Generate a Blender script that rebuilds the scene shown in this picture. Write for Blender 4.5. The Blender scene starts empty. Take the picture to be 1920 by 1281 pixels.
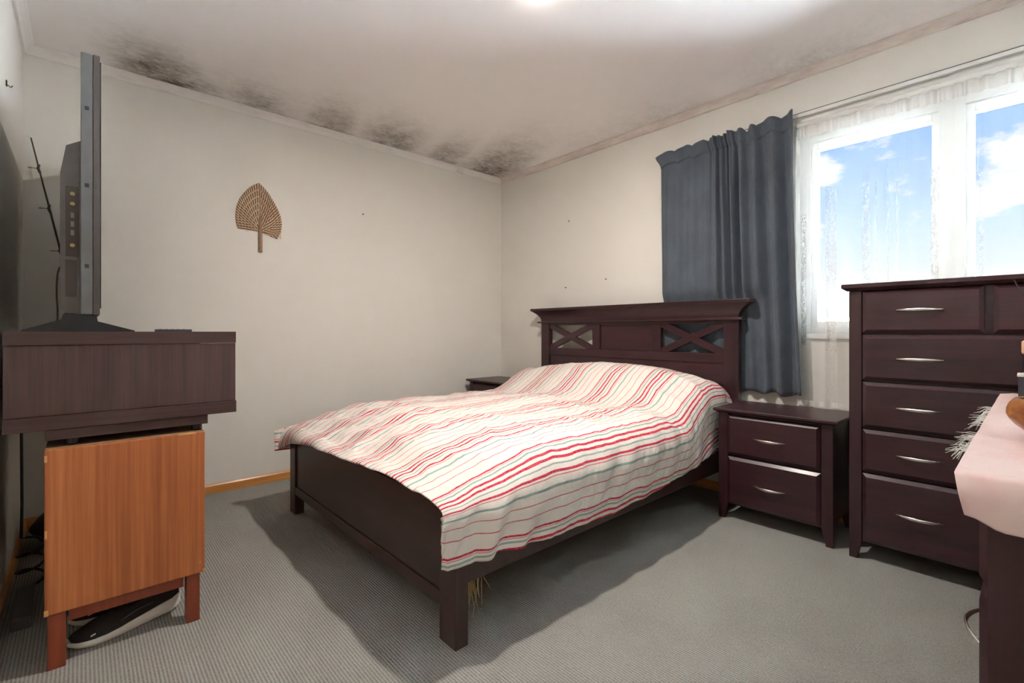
import bpy, bmesh, math, random
from mathutils import Vector, Matrix, noise
random.seed(4)
PI = math.pi
S = bpy.context.scene
COL = S.collection

# ------------------------------------------------------------------ camera
cam = bpy.data.cameras.new('camera')
cam.sensor_width = 36.0
cam.lens = 892.0 / 1920 * 36
cam.shift_y = -18.5 / 1920
cam.clip_start = 0.02
co = bpy.data.objects.new('camera', cam)
COL.objects.link(co)
co.location = (3.382, -2.912, 0.99)
co.rotation_euler = (PI / 2, 0, math.atan2(0.741, 0.672))
S.camera = co

# ------------------------------------------------------------------ view
S.view_settings.view_transform = 'Standard'
S.view_settings.look = 'None'
S.view_settings.gamma = 1.0
S.view_settings.use_curve_mapping = False
S.view_settings.exposure = 0.0
S.cycles.max_bounces = 16
S.cycles.diffuse_bounces = 10
S.cycles.transparent_max_bounces = 24
S.cycles.caustics_reflective = False
S.cycles.caustics_refractive = False
S.cycles.sample_clamp_indirect = 150.0

# ------------------------------------------------------------------ node helpers
def newmat(name):
    m = bpy.data.materials.new(name)
    m.use_nodes = True
    nt = m.node_tree
    nt.nodes.clear()
    return m, nt

def N(nt, t, **kw):
    n = nt.nodes.new(t)
    for k, v in kw.items():
        if k.startswith('i_'):
            n.inputs[k[2:].replace('_', ' ')].default_value = v
        else:
            setattr(n, k, v)
    return n

def L(nt, a, ao, b, bi):
    nt.links.new(a.outputs[ao], b.inputs[bi])

def ramp(nt, stops, interp='LINEAR'):
    r = nt.nodes.new('ShaderNodeValToRGB')
    r.color_ramp.interpolation = interp
    e = r.color_ramp.elements
    while len(e) > 1:
        e.remove(e[-1])
    e[0].position = stops[0][0]
    e[0].color = (*stops[0][1], 1)
    for p, c in stops[1:]:
        x = e.new(p)
        x.color = (*c, 1)
    return r

def srgb(r, g, b):
    f = lambda c: (c / 255) / 12.92 if c <= 10 else ((c / 255 + 0.055) / 1.055) ** 2.4
    return (f(r), f(g), f(b))

# ------------------------------------------------------------------ sky
w = bpy.data.worlds.new('sky')
S.world = w
w.use_nodes = True
nt = w.node_tree
nt.nodes.clear()
tc = N(nt, 'ShaderNodeTexCoord')
sep = N(nt, 'ShaderNodeSeparateXYZ')
L(nt, tc, 'Generated', sep, 0)
gr = ramp(nt, [(0.0, (1.5, 1.55, 1.6)), (0.05, (1.25, 1.35, 1.45)), (0.10, (0.78, 0.88, 0.97)), (0.17, (0.55, 0.75, 0.96)), (0.30, (0.26, 0.50, 0.92)),
               (0.45, (0.12, 0.33, 0.82)), (1.0, (0.08, 0.24, 0.68))])
L(nt, sep, 'Z', gr, 0)
mp = N(nt, 'ShaderNodeMapping')
mp.inputs['Scale'].default_value = (1, 1, 2.0)
mp.inputs['Location'].default_value = (0.37, 0.0, 0.21)
L(nt, tc, 'Generated', mp, 0)
cn = N(nt, 'ShaderNodeTexNoise', i_Scale=9.0, i_Detail=9.0, i_Roughness=0.6)
L(nt, mp, 0, cn, 'Vector')
# a few cumulus heaps gathered around these directions
acc = cn
for d, rad, amt in (((-0.246, 0.932, 0.265), 0.05, .30), ((-0.262, 0.951, 0.166), 0.03, .24), ((0.005, 0.975, 0.221), 0.13, .30), ((-0.02, 0.93, 0.36), 0.06, .22), ((0.35, 0.9, 0.25), 0.2, .22), ((-0.6, 0.75, 0.3), 0.2, .22)):
    vd = N(nt, 'ShaderNodeVectorMath', operation='DISTANCE')
    L(nt, tc, 'Generated', vd, 0)
    vd.inputs[1].default_value = Vector(d).normalized()
    mr = N(nt, 'ShaderNodeMapRange', interpolation_type='SMOOTHSTEP')
    mr.inputs['From Min'].default_value = 0.0
    mr.inputs['From Max'].default_value = rad
    mr.inputs['To Min'].default_value = amt
    mr.inputs['To Max'].default_value = 0.0
    L(nt, vd, 'Value', mr, 0)
    ad = N(nt, 'ShaderNodeMath', operation='ADD')
    L(nt, acc, 'Fac' if acc is cn else 0, ad, 0)
    L(nt, mr, 0, ad, 1)
    acc = ad
cr = ramp(nt, [(0.62, (0, 0, 0)), (0.74, (1, 1, 1))])
L(nt, acc, 0, cr, 0)
mx = N(nt, 'ShaderNodeMix', data_type='RGBA')
L(nt, cr, 0, mx, 0)
L(nt, gr, 0, mx, 6)
mx.inputs[7].default_value = (1.0, 1.0, 1.0, 1)
bg = N(nt, 'ShaderNodeBackground')
bg.inputs['Strength'].default_value = 1.2
L(nt, mx, 2, bg, 0)
wo = N(nt, 'ShaderNodeOutputWorld')
L(nt, bg, 0, wo, 0)

# ------------------------------------------------------------------ sun (over the roof, onto the ground outside) and ceiling lamp
def lamp(name, kind, loc, energy, color, **kw):
    l = bpy.data.lights.new(name, kind)
    l.energy = energy
    l.color = color
    for k, v in kw.items():
        setattr(l, k, v)
    o = bpy.data.objects.new(name, l)
    o.location = loc
    COL.objects.link(o)
    return o
SUN = lamp('sun', 'SUN', (0, -8, 9), 500.0, (1.0, 0.98, 0.96), angle=0.01)
SUN.rotation_euler = Vector((0.25, 1.0, -1.25)).to_track_quat('-Z', 'Y').to_euler()
LX, LY = 1.978, -1.488
CEIL = 2.42
LAMP_COL = (1.0, 0.91, 0.815)
LAMP = lamp('downlight_beam', 'AREA', (LX, LY, CEIL - 0.022), 36.0, LAMP_COL, shape='DISK', size=0.075)
GLOW = lamp('downlight_glow', 'POINT', (LX, LY, CEIL - 0.06), 0.45, LAMP_COL, shadow_soft_size=0.03)

# ------------------------------------------------------------------ materials
def plain(name, col, rough=0.6, metal=0.0, var=0.06, scale=20.0, bump=0.0, coat=0.0, spec=0.5, sheen=0.0):
    m, nt = newmat(name)
    b = N(nt, 'ShaderNodeBsdfPrincipled')
    tc = N(nt, 'ShaderNodeTexCoord')
    nz = N(nt, 'ShaderNodeTexNoise', i_Scale=scale, i_Detail=4.0)
    L(nt, tc, 'Object', nz, 'Vector')
    lo = tuple(c * (1 - var) for c in col)
    hi = tuple(min(1, c * (1 + var)) for c in col)
    r = ramp(nt, [(0.3, lo), (0.7, hi)])
    L(nt, nz, 'Fac', r, 0)
    L(nt, r, 0, b, 'Base Color')
    b.inputs['Roughness'].default_value = rough
    b.inputs['Metallic'].default_value = metal
    b.inputs['Coat Weight'].default_value = coat
    b.inputs['Specular IOR Level'].default_value = spec
    b.inputs['Sheen Weight'].default_value = sheen
    if bump:
        bp = N(nt, 'ShaderNodeBump', i_Strength=bump, i_Distance=0.002)
        L(nt, nz, 'Fac', bp, 'Height')
        L(nt, bp, 0, b, 'Normal')
    o = N(nt, 'ShaderNodeOutputMaterial')
    L(nt, b, 0, o, 0)
    return m

def wood(name, dark, light, axis=2, rough=0.4, fine=60.0, stretch=0.05, coat=0.0, streak=None):
    m, nt = newmat(name)
    b = N(nt, 'ShaderNodeBsdfPrincipled')
    tc = N(nt, 'ShaderNodeTexCoord')
    mp = N(nt, 'ShaderNodeMapping')
    sc = [1.0, 1.0, 1.0]
    sc[axis] = stretch
    mp.inputs['Scale'].default_value = sc
    L(nt, tc, 'Object', mp, 0)
    n1 = N(nt, 'ShaderNodeTexNoise', i_Scale=fine, i_Detail=6.0, i_Roughness=0.65)
    L(nt, mp, 0, n1, 'Vector')
    n2 = N(nt, 'ShaderNodeTexNoise', i_Scale=fine * 0.22, i_Detail=2.0, i_Distortion=0.6)
    L(nt, mp, 0, n2, 'Vector')
    ad = N(nt, 'ShaderNodeMath', operation='MULTIPLY_ADD')
    ad.inputs[1].default_value = 0.55
    L(nt, n1, 'Fac', ad, 0)
    hf = N(nt, 'ShaderNodeMath', operation='MULTIPLY')
    hf.inputs[1].default_value = 0.45
    L(nt, n2, 'Fac', hf, 0)
    L(nt, hf, 0, ad, 2)
    st = [(0.34, dark), (0.66, light)] if streak is None else [(0.34, dark), (0.5, streak), (0.66, light)]
    r = ramp(nt, st)
    L(nt, ad, 0, r, 0)
    L(nt, r, 0, b, 'Base Color')
    b.inputs['Roughness'].default_value = rough
    b.inputs['Coat Weight'].default_value = coat
    b.inputs['Coat Roughness'].default_value = 0.2
    bp = N(nt, 'ShaderNodeBump', i_Strength=0.12, i_Distance=0.001)
    L(nt, ad, 0, bp, 'Height')
    L(nt, bp, 0, b, 'Normal')
    o = N(nt, 'ShaderNodeOutputMaterial')
    L(nt, b, 0, o, 0)
    return m

M = {}
M['mahogany'] = wood('mahogany stain', (0.019, 0.0050, 0.0085), (0.054, 0.0135, 0.0200), 0, 0.40, 40, 0.06, 0.2)
M['mahogany_v'] = wood('mahogany stain upright', (0.019, 0.0050, 0.0085), (0.050, 0.0125, 0.0190), 2, 0.40, 40, 0.06, 0.2)
M['espresso'] = wood('espresso stain', (0.026, 0.011, 0.010), (0.054, 0.022, 0.019), 0, 0.42, 40, 0.06, 0.15)
M['espresso_v'] = wood('espresso stain upright', (0.026, 0.011, 0.010), (0.054, 0.022, 0.019), 2, 0.42, 40, 0.06, 0.15)
M['wenge'] = wood('wenge laminate', (0.050, 0.026, 0.026), (0.100, 0.052, 0.050), 2, 0.5, 150, 0.03)
M['wenge_h'] = wood('wenge laminate edge', (0.042, 0.020, 0.019), (0.082, 0.040, 0.038), 1, 0.5, 150, 0.03)
M['teak'] = wood('teak veneer', srgb(150, 82, 42), srgb(204, 130, 76), 2, 0.45, 85, 0.02, 0.1, streak=srgb(180, 105, 57))
M['teak_leg'] = wood('reddish leg stain', srgb(118, 52, 32), srgb(150, 72, 44), 2, 0.45, 60, 0.05)
M['pine'] = wood('varnished pine', srgb(186, 118, 52), srgb(224, 164, 92), 1, 0.4, 50, 0.05, 0.2)
M['pine_x'] = wood('varnished pine', srgb(186, 118, 52), srgb(224, 164, 92), 0, 0.4, 50, 0.05, 0.2)
M['bowl'] = wood('turned wood', srgb(120, 62, 20), srgb(206, 138, 62), 0, 0.32, 40, 0.15, 0.3)
M['raw_board'] = plain('raw board', srgb(150, 118, 92), 0.7)
M['white_paint'] = plain('white gloss paint', (0.74, 0.75, 0.73), 0.4, var=0.03)
M['steel'] = plain('brushed steel', (0.72, 0.70, 0.66), 0.28, 1.0, var=0.05, scale=60)
M['tv_grey'] = plain('grey moulded plastic', (0.115, 0.117, 0.120), 0.55)
M['tv_dark'] = plain('dark moulded plastic', (0.068, 0.058, 0.052), 0.5)
M['tv_brown'] = plain('brown port plate', (0.038, 0.022, 0.017), 0.6)
M['black'] = plain('black plastic', (0.012, 0.012, 0.014), 0.4)
M['screen'] = plain('switched off screen', (0.006, 0.006, 0.007), 0.08)
M['glassy_black'] = plain('gloss black foot', (0.016, 0.018, 0.024), 0.2)
M['gold'] = plain('gold plated jack', (0.30, 0.22, 0.10), 0.4, 1.0)
M['rubber_white'] = plain('white foam sole', (0.78, 0.74, 0.68), 0.6)
M['mesh_black'] = plain('black knit', (0.018, 0.015, 0.013), 0.85, scale=220, bump=0.4, var=0.3)
M['shoe_grey'] = plain('grey lining', (0.12, 0.10, 0.09), 0.9)
M['straw'] = plain('dry straw', srgb(196, 168, 116), 0.8, var=0.2)
M['mattress'] = plain('mattress ticking', (0.62, 0.60, 0.56), 0.9)
M['peach'] = plain('peach label', srgb(228, 176, 146), 0.5)
M['amber'] = plain('amber glass', srgb(190, 140, 60), 0.2)
M['slate'] = plain('slate card', srgb(58, 62, 72), 0.4)
M['nail'] = plain('dark nail', (0.05, 0.045, 0.04), 0.5, 0.4)
M['rod'] = plain('dark rod blank', (0.040, 0.030, 0.027), 0.35)
M['bounce_ground'] = plain('pale blue bounce ground', (0.50, 0.57, 0.64), 0.95, var=0.2, scale=1.5)  # unseen ground, toned pale blue to bounce cool daylight up to the ceiling
M['leaf'] = plain('leaf', (0.22, 0.28, 0.07), 0.6, var=0.3, scale=3)
M['outer'] = plain('outside wall', (0.7, 0.68, 0.62), 0.8)
M['curtain'] = cm = plain('blue grey curtain cloth', (0.098, 0.120, 0.152), 0.9, var=0.12, scale=6, sheen=0.15, spec=0.2)

# a little daylight comes through the cloth
_nt = cm.node_tree
_pb = next(n for n in _nt.nodes if n.type == 'BSDF_PRINCIPLED')
_ou = next(n for n in _nt.nodes if n.type == 'OUTPUT_MATERIAL')
_tl = N(_nt, 'ShaderNodeBsdfTranslucent')
_tl.inputs[0].default_value = (0.25, 0.31, 0.38, 1)
_mx = N(_nt, 'ShaderNodeMixShader')
_mx.inputs[0].default_value = 0.08
L(_nt, _pb, 0, _mx, 1)
L(_nt, _tl, 0, _mx, 2)
L(_nt, _mx, 0, _ou, 0)

def mat_wall(name, col):
    m, nt = newmat(name)
    b = N(nt, 'ShaderNodeBsdfPrincipled', )
    tc = N(nt, 'ShaderNodeTexCoord')
    n1 = N(nt, 'ShaderNodeTexNoise', i_Scale=1.6, i_Detail=3.0)
    L(nt, tc, 'Object', n1, 'Vector')
    r = ramp(nt, [(0.3, tuple(c * 0.97 for c in col)), (0.7, col)])
    L(nt, n1, 'Fac', r, 0)
    L(nt, r, 0, b, 'Base Color')
    n2 = N(nt, 'ShaderNodeTexNoise', i_Scale=240.0, i_Detail=2.0)
    L(nt, tc, 'Object', n2, 'Vector')
    bp = N(nt, 'ShaderNodeBump', i_Strength=0.08, i_Distance=0.001)
    L(nt, n2, 'Fac', bp, 'Height')
    L(nt, bp, 0, b, 'Normal')
    b.inputs['Roughness'].default_value = 0.55
    b.inputs['Specular IOR Level'].default_value = 0.3
    o = N(nt, 'ShaderNodeOutputMaterial')
    L(nt, b, 0, o, 0)
    return m
M['wall'] = mat_wall('cream wall paint', (0.77, 0.755, 0.705))

def mat_trim(name, stops):
    m, nt = newmat(name)
    b = N(nt, 'ShaderNodeBsdfPrincipled')
    tc = N(nt, 'ShaderNodeTexCoord')
    mp = N(nt, 'ShaderNodeMapping')
    mp.inputs['Scale'].default_value = (1, 1, 4)
    L(nt, tc, 'Object', mp, 0)
    n1 = N(nt, 'ShaderNodeTexNoise', i_Scale=5.0, i_Detail=8.0, i_Roughness=0.7)
    L(nt, mp, 0, n1, 'Vector')
    r = ramp(nt, stops)
    L(nt, n1, 'Fac', r, 0)
    L(nt, r, 0, b, 'Base Color')
    b.inputs['Roughness'].default_value = 0.5
    o = N(nt, 'ShaderNodeOutputMaterial')
    L(nt, b, 0, o, 0)
    return m
M['trim'] = mat_trim('white trim', [(0.30, (0.45, 0.40, 0.36)), (0.36, (0.74, 0.71, 0.68)), (0.5, (0.82, 0.80, 0.77))])
M['trim_stained'] = mat_trim('stained white trim', [(0.28, (0.30, 0.24, 0.21)), (0.37, (0.60, 0.52, 0.48)), (0.6, (0.74, 0.67, 0.62))])

def mat_ceiling():
    m, nt = newmat('ceiling paint with mould')
    b = N(nt, 'ShaderNodeBsdfPrincipled')
    tc = N(nt, 'ShaderNodeTexCoord')
    at = N(nt, 'ShaderNodeAttribute', attribute_name='mould')
    mp = N(nt, 'ShaderNodeMapping')
    mp.inputs['Rotation'].default_value = (0, 0, 0.6)
    mp.inputs['Scale'].default_value = (1.0, 0.55, 1)
    L(nt, tc, 'Object', mp, 0)
    n1 = N(nt, 'ShaderNodeTexNoise', i_Scale=42.0, i_Detail=8.0, i_Roughness=0.75)
    L(nt, mp, 0, n1, 'Vector')
    n2 = N(nt, 'ShaderNodeTexNoise', i_Scale=9.0, i_Detail=4.0, i_Roughness=0.6)
    L(nt, tc, 'Object', n2, 'Vector')
    a = N(nt, 'ShaderNodeMath', operation='MULTIPLY_ADD')     # specks
    L(nt, n1, 'Fac', a, 0)
    a.inputs[1].default_value = 2.2
    a.inputs[2].default_value = -0.70
    a2 = N(nt, 'ShaderNodeMath', operation='MULTIPLY_ADD')
    L(nt, n2, 'Fac', a2, 0)
    a2.inputs[1].default_value = 1.6
    L(nt, a, 0, a2, 2)
    a2b = N(nt, 'ShaderNodeMath', operation='ADD')
    L(nt, a2, 0, a2b, 0)
    a2b.inputs[1].default_value = -0.35
    mu = N(nt, 'ShaderNodeMath', operation='MULTIPLY', use_clamp=True)
    L(nt, a2b, 0, mu, 0)
    L(nt, at, 'Fac', mu, 1)
    mx = N(nt, 'ShaderNodeMix', data_type='RGBA')
    L(nt, mu, 0, mx, 0)
    mx.inputs[6].default_value = (0.88, 0.855, 0.845, 1)
    mx.inputs[7].default_value = (0.150, 0.125, 0.095, 1)
    L(nt, mx, 2, b, 'Base Color')
    b.inputs['Roughness'].default_value = 0.8
    o = N(nt, 'ShaderNodeOutputMaterial')
    L(nt, b, 0, o, 0)
    return m
M['ceiling'] = mat_ceiling()

def mat_carpet():
    m, nt = newmat('ribbed loop carpet')
    b = N(nt, 'ShaderNodeBsdfPrincipled')
    tc = N(nt, 'ShaderNodeTexCoord')
    wv = N(nt, 'ShaderNodeTexWave', wave_type='BANDS', bands_direction='Y', wave_profile='SIN',
           i_Scale=34.0, i_Distortion=1.2, i_Detail=2.0, i_Detail_Scale=6.0)
    L(nt, tc, 'Object', wv, 'Vector')
    n1 = N(nt, 'ShaderNodeTexNoise', i_Scale=170.0, i_Detail=3.0)
    L(nt, tc, 'Object', n1, 'Vector')
    n2 = N(nt, 'ShaderNodeTexNoise', i_Scale=2.2, i_Detail=4.0)
    L(nt, tc, 'Object', n2, 'Vector')
    h = N(nt, 'ShaderNodeMath', operation='MULTIPLY_ADD')
    L(nt, n1, 'Fac', h, 0)
    h.inputs[1].default_value = 0.9
    wm = N(nt, 'ShaderNodeMath', operation='MULTIPLY')
    L(nt, wv, 'Fac', wm, 0)
    wm.inputs[1].default_value = 0.55
    L(nt, wm, 0, h, 2)
    h2 = N(nt, 'ShaderNodeMath', operation='MULTIPLY_ADD')
    L(nt, n2, 'Fac', h2, 0)
    h2.inputs[1].default_value = 0.35
    L(nt, h, 0, h2, 2)
    mr = N(nt, 'ShaderNodeMapRange')
    mr.inputs['From Max'].default_value = 1.3
    L(nt, h2, 0, mr, 0)
    r = ramp(nt, [(0.3, (0.155, 0.158, 0.156)), (0.6, (0.268, 0.268, 0.256)), (0.9, (0.375, 0.370, 0.345))])
    L(nt, mr, 0, r, 0)
    L(nt, r, 0, b, 'Base Color')
    bp = N(nt, 'ShaderNodeBump', i_Strength=0.55, i_Distance=0.004)
    L(nt, h, 0, bp, 'Height')
    L(nt, bp, 0, b, 'Normal')
    b.inputs['Roughness'].default_value = 0.95
    b.inputs['Specular IOR Level'].default_value = 0.0
    o = N(nt, 'ShaderNodeOutputMaterial')
    L(nt, b, 0, o, 0)
    return m
M['carpet'] = mat_carpet()

CREAM = (0.82, 0.775, 0.72)
def mat_duvet():
    m, nt = newmat('striped cotton duvet cover')
    b = N(nt, 'ShaderNodeBsdfPrincipled')
    uv = N(nt, 'ShaderNodeUVMap', uv_map='UVMap')
    sp = N(nt, 'ShaderNodeSeparateXYZ')
    L(nt, uv, 0, sp, 0)
    P = 0.292
    dv = N(nt, 'ShaderNodeMath', operation='DIVIDE')
    dv.inputs[1].default_value = P
    L(nt, sp, 'X', dv, 0)
    fr = N(nt, 'ShaderNodeMath', operation='FRACT')
    L(nt, dv, 0, fr, 0)
    red, grn, thin = (0.60, 0.018, 0.060), (0.30, 0.43, 0.41), (0.66, 0.13, 0.15)
    bands = [(0.004, .006, red), (.014, .0022, thin), (.0245, .0055, grn), (.046, .0085, red), (.070, .0085, red), (.0945, .0042, grn),
             (.117, .0075, red), (.133, .0032, thin), (.162, .0085, grn), (.206, .003, thin), (.248, .003, thin)]
    stops = [(0.0, CREAM)]
    for s, wd, c in bands:
        wd *= 1.2
        stops += [(s / P, c), ((s + wd) / P, CREAM)]
    r = ramp(nt, stops, 'CONSTANT')
    L(nt, fr, 0, r, 0)
    # woven break-up of the coloured yarn
    wv = N(nt, 'ShaderNodeTexNoise', i_Scale=120.0, i_Detail=2.0)
    L(nt, uv, 0, wv, 'Vector')
    wr = ramp(nt, [(0.35, (0.86, 0.86, 0.86)), (0.6, (1, 1, 1))])
    L(nt, wv, 'Fac', wr, 0)
    mx = N(nt, 'ShaderNodeMix', data_type='RGBA')
    L(nt, wr, 0, mx, 0)
    mx.inputs[6].default_value = (*CREAM, 1)
    L(nt, r, 0, mx, 7)
    L(nt, mx, 2, b, 'Base Color')
    b.inputs['Roughness'].default_value = 0.9
    b.inputs['Specular IOR Level'].default_value = 0.2
    n2 = N(nt, 'ShaderNodeTexNoise', i_Scale=26.0, i_Detail=5.0, i_Roughness=0.6, i_Distortion=0.8)
    L(nt, uv, 0, n2, 'Vector')
    bp = N(nt, 'ShaderNodeBump', i_Strength=0.5, i_Distance=0.010)
    L(nt, n2, 'Fac', bp, 'Height')
    L(nt, bp, 0, b, 'Normal')
    o = N(nt, 'ShaderNodeOutputMaterial')
    L(nt, b, 0, o, 0)
    return m
M['duvet'] = mat_duvet()

def mat_net(name, base, lace):
    """sheer: a share of threads (diffuse + translucent) among open holes; lace bands woven denser"""
    m, nt = newmat(name)
    tc = N(nt, 'ShaderNodeTexCoord')
    uv = N(nt, 'ShaderNodeUVMap', uv_map='UVMap')
    sp = N(nt, 'ShaderNodeSeparateXYZ')
    L(nt, uv, 0, sp, 0)
    di = N(nt, 'ShaderNodeBsdfDiffuse')
    di.inputs[0].default_value = (0.86, 0.86, 0.84, 1)
    tl = N(nt, 'ShaderNodeBsdfTranslucent')
    tl.inputs[0].default_value = (0.86, 0.86, 0.84, 1)
    ms = N(nt, 'ShaderNodeMixShader')
    ms.inputs[0].default_value = 0.003
    L(nt, di, 0, ms, 1)
    L(nt, tl, 0, ms, 2)
    tr = N(nt, 'ShaderNodeBsdfTransparent')
    out = N(nt, 'ShaderNodeMixShader')
    L(nt, tr, 0, out, 1)
    L(nt, ms, 0, out, 2)
    if lace:
        # narrow lace bands down the cloth, denser toward the hem
        st = [(0.0, (0, 0, 0))]
        for c, wd, v in ((.012, .02, .5), (.105, .036, 1), (.228, .024, 1), (.272, .004, 1.0), (.308, .004, 1.0), (.335, .003, .8), (.432, .022, 1), (.556, .014, .7), (.70, .02, 1), (.80, .004, 1)):
            st += [(c, (v, v, v)), (c + wd, (0, 0, 0))]
        rb = ramp(nt, st, 'CONSTANT')
        L(nt, sp, 'X', rb, 0)
        mp = N(nt, 'ShaderNodeMapping')
        mp.inputs['Scale'].default_value = (1.4, 1.0, 0.7)
        L(nt, tc, 'Object', mp, 0)
        vo = N(nt, 'ShaderNodeTexNoise', i_Scale=70.0, i_Detail=3.0, i_Distortion=1.5)
        L(nt, mp, 0, vo, 'Vector')
        vr = ramp(nt, [(0.42, (0.25, 0.25, 0.25)), (0.52, (1, 1, 1))])
        L(nt, vo, 'Fac', vr, 0)
        hr = ramp(nt, [(0.12, (0, 0, 0)), (0.42, (1, 1, 1)), (0.74, (1, 1, 1)), (0.80, (0.25, 0.25, 0.25))])
        L(nt, sp, 'Y', hr, 0)
        mu = N(nt, 'ShaderNodeMath', operation='MULTIPLY')
        L(nt, rb, 0, mu, 0)
        L(nt, vr, 0, mu, 1)
        mu2 = N(nt, 'ShaderNodeMath', operation='MULTIPLY')
        L(nt, mu, 0, mu2, 0)
        L(nt, hr, 0, mu2, 1)
        ma = N(nt, 'ShaderNodeMath', operation='MULTIPLY_ADD', use_clamp=True)
        L(nt, mu2, 0, ma, 0)
        ma.inputs[1].default_value = 0.36
        ma.inputs[2].default_value = base
        L(nt, ma, 0, out, 0)
    else:
        out.inputs[0].default_value = base
    o = N(nt, 'ShaderNodeOutputMaterial')
    L(nt, out, 0, o, 0)
    return m
M['net'] = mat_net('sheer net', 0.18, True)
M['net_header'] = mat_net('sheer net gathered tape', 0.6, False)

def mat_glass():
    m, nt = newmat('window glass')
    tr = N(nt, 'ShaderNodeBsdfTransparent')
    tr.inputs[0].default_value = (0.97, 0.98, 0.98, 1)
    gl = N(nt, 'ShaderNodeBsdfGlossy')
    gl.inputs['Roughness'].default_value = 0.02
    fr = N(nt, 'ShaderNodeFresnel', i_IOR=1.45)
    ms = N(nt, 'ShaderNodeMixShader')
    L(nt, fr, 0, ms, 0)
    L(nt, tr, 0, ms, 1)
    L(nt, gl, 0, ms, 2)
    o = N(nt, 'ShaderNodeOutputMaterial')
    L(nt, ms, 0, o, 0)
    return m
M['glass'] = mat_glass()

def mat_lens():
    m, nt = newmat('lit lamp lens')
    e = N(nt, 'ShaderNodeEmission')
    e.inputs[0].default_value = (1.0, 0.93, 0.80, 1)
    e.inputs[1].default_value = 14.0
    o = N(nt, 'ShaderNodeOutputMaterial')
    L(nt, e, 0, o, 0)
    return m
M['lens'] = mat_lens()

def mat_cloth():
    m, nt = newmat('pale pink satin')
    b = N(nt, 'ShaderNodeBsdfPrincipled')
    tc = N(nt, 'ShaderNodeTexCoord')
    n1 = N(nt, 'ShaderNodeTexNoise', i_Scale=7.0, i_Detail=4.0)
    L(nt, tc, 'Object', n1, 'Vector')
    r = ramp(nt, [(0.45, (0.76, 0.59, 0.56)), (0.64, (0.73, 0.49, 0.47)), (0.76, (0.62, 0.24, 0.27))])
    L(nt, n1, 'Fac', r, 0)
    L(nt, r, 0, b, 'Base Color')
    b.inputs['Roughness'].default_value = 0.42
    b.inputs['Sheen Weight'].default_value = 0.3
    wv = N(nt, 'ShaderNodeTexWave', bands_direction='Y', i_Scale=14.0, i_Distortion=2.0)
    L(nt, tc, 'Object', wv, 'Vector')
    bp = N(nt, 'ShaderNodeBump', i_Strength=0.15, i_Distance=0.004)
    L(nt, wv, 'Fac', bp, 'Height')
    L(nt, bp, 0, b, 'Normal')
    o = N(nt, 'ShaderNodeOutputMaterial')
    L(nt, b, 0, o, 0)
    return m
M['cloth'] = mat_cloth()

def mat_weave():
    m, nt = newmat('woven palm leaf')
    b = N(nt, 'ShaderNodeBsdfPrincipled')
    uv = N(nt, 'ShaderNodeUVMap', uv_map='UVMap')
    wv = N(nt, 'ShaderNodeTexWave', bands_direction='X', i_Scale=6.5, i_Distortion=0.6, i_Detail=1.0)
    L(nt, uv, 0, wv, 'Vector')
    r = ramp(nt, [(0.15, srgb(112, 84, 64)), (0.5, srgb(190, 160, 130)), (0.9, srgb(208, 180, 150))])
    L(nt, wv, 'Fac', r, 0)
    L(nt, r, 0, b, 'Base Color')
    b.inputs['Roughness'].default_value = 0.8
    bp = N(nt, 'ShaderNodeBump', i_Strength=0.6, i_Distance=0.003)
    L(nt, wv, 'Fac', bp, 'Height')
    L(nt, bp, 0, b, 'Normal')
    o = N(nt, 'ShaderNodeOutputMaterial')
    L(nt, b, 0, o, 0)
    return m
M['weave'] = mat_weave()

# ------------------------------------------------------------------ mesh helpers
def BM():
    return bmesh.new()

def box(bm, x0, y0, z0, x1, y1, z1, bev=0.0):
    vs = [bm.verts.new(p) for p in ((x0, y0, z0), (x1, y0, z0), (x1, y1, z0), (x0, y1, z0), (x0, y0, z1), (x1, y0, z1), (x1, y1, z1), (x0, y1, z1))]
    fs = [bm.faces.new([vs[i] for i in f]) for f in ((3, 2, 1, 0), (4, 5, 6, 7), (0, 1, 5, 4), (1, 2, 6, 5), (2, 3, 7, 6), (3, 0, 4, 7))]
    if bev > 0:
        es = list({e for f in fs for e in f.edges})
        bmesh.ops.bevel(bm, geom=es, offset=bev, segments=2, affect='EDGES', profile=0.6)
    return bm

def loft(bm, rings, cap=True, closed=True):
    rv = [[bm.verts.new(p) for p in r] for r in rings]
    n = len(rings[0])
    for a, b in zip(rv, rv[1:]):
        for i in range(n if closed else n - 1):
            j = (i + 1) % n
            bm.faces.new((a[i], a[j], b[j], b[i]))
    if cap and closed:
        bm.faces.new(list(reversed(rv[0])))
        bm.faces.new(rv[-1])
    return rv

def prism(bm, poly, fn0, fn1):
    """poly of (a,b); fn maps (a,b) to a point at either end"""
    return loft(bm, [[fn0(a, b) for a, b in poly], [fn1(a, b) for a, b in poly]])

def tube(bm, pts, r, n=8, cap=True):
    pts = [Vector(p) for p in pts]
    rs = r if isinstance(r, (list, tuple)) else [r] * len(pts)
    rings = []
    up = None
    for i, p in enumerate(pts):
        t = (pts[min(i + 1, len(pts) - 1)] - pts[max(i - 1, 0)]).normalized()
        if up is None:
            up = t.orthogonal().normalized()
        up = (up - t * up.dot(t)).normalized()
        sd = t.cross(up)
        rings.append([p + (up * math.cos(2 * PI * k / n) + sd * math.sin(2 * PI * k / n)) * rs[i] for k in range(n)])
    loft(bm, rings, cap)

def lathe(bm, prof, c, n=32, cap=True):
    rings = [[(c[0] + r * math.cos(2 * PI * k / n), c[1] + r * math.sin(2 * PI * k / n), c[2] + z) for k in range(n)] for r, z in prof]
    loft(bm, rings, cap)

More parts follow.
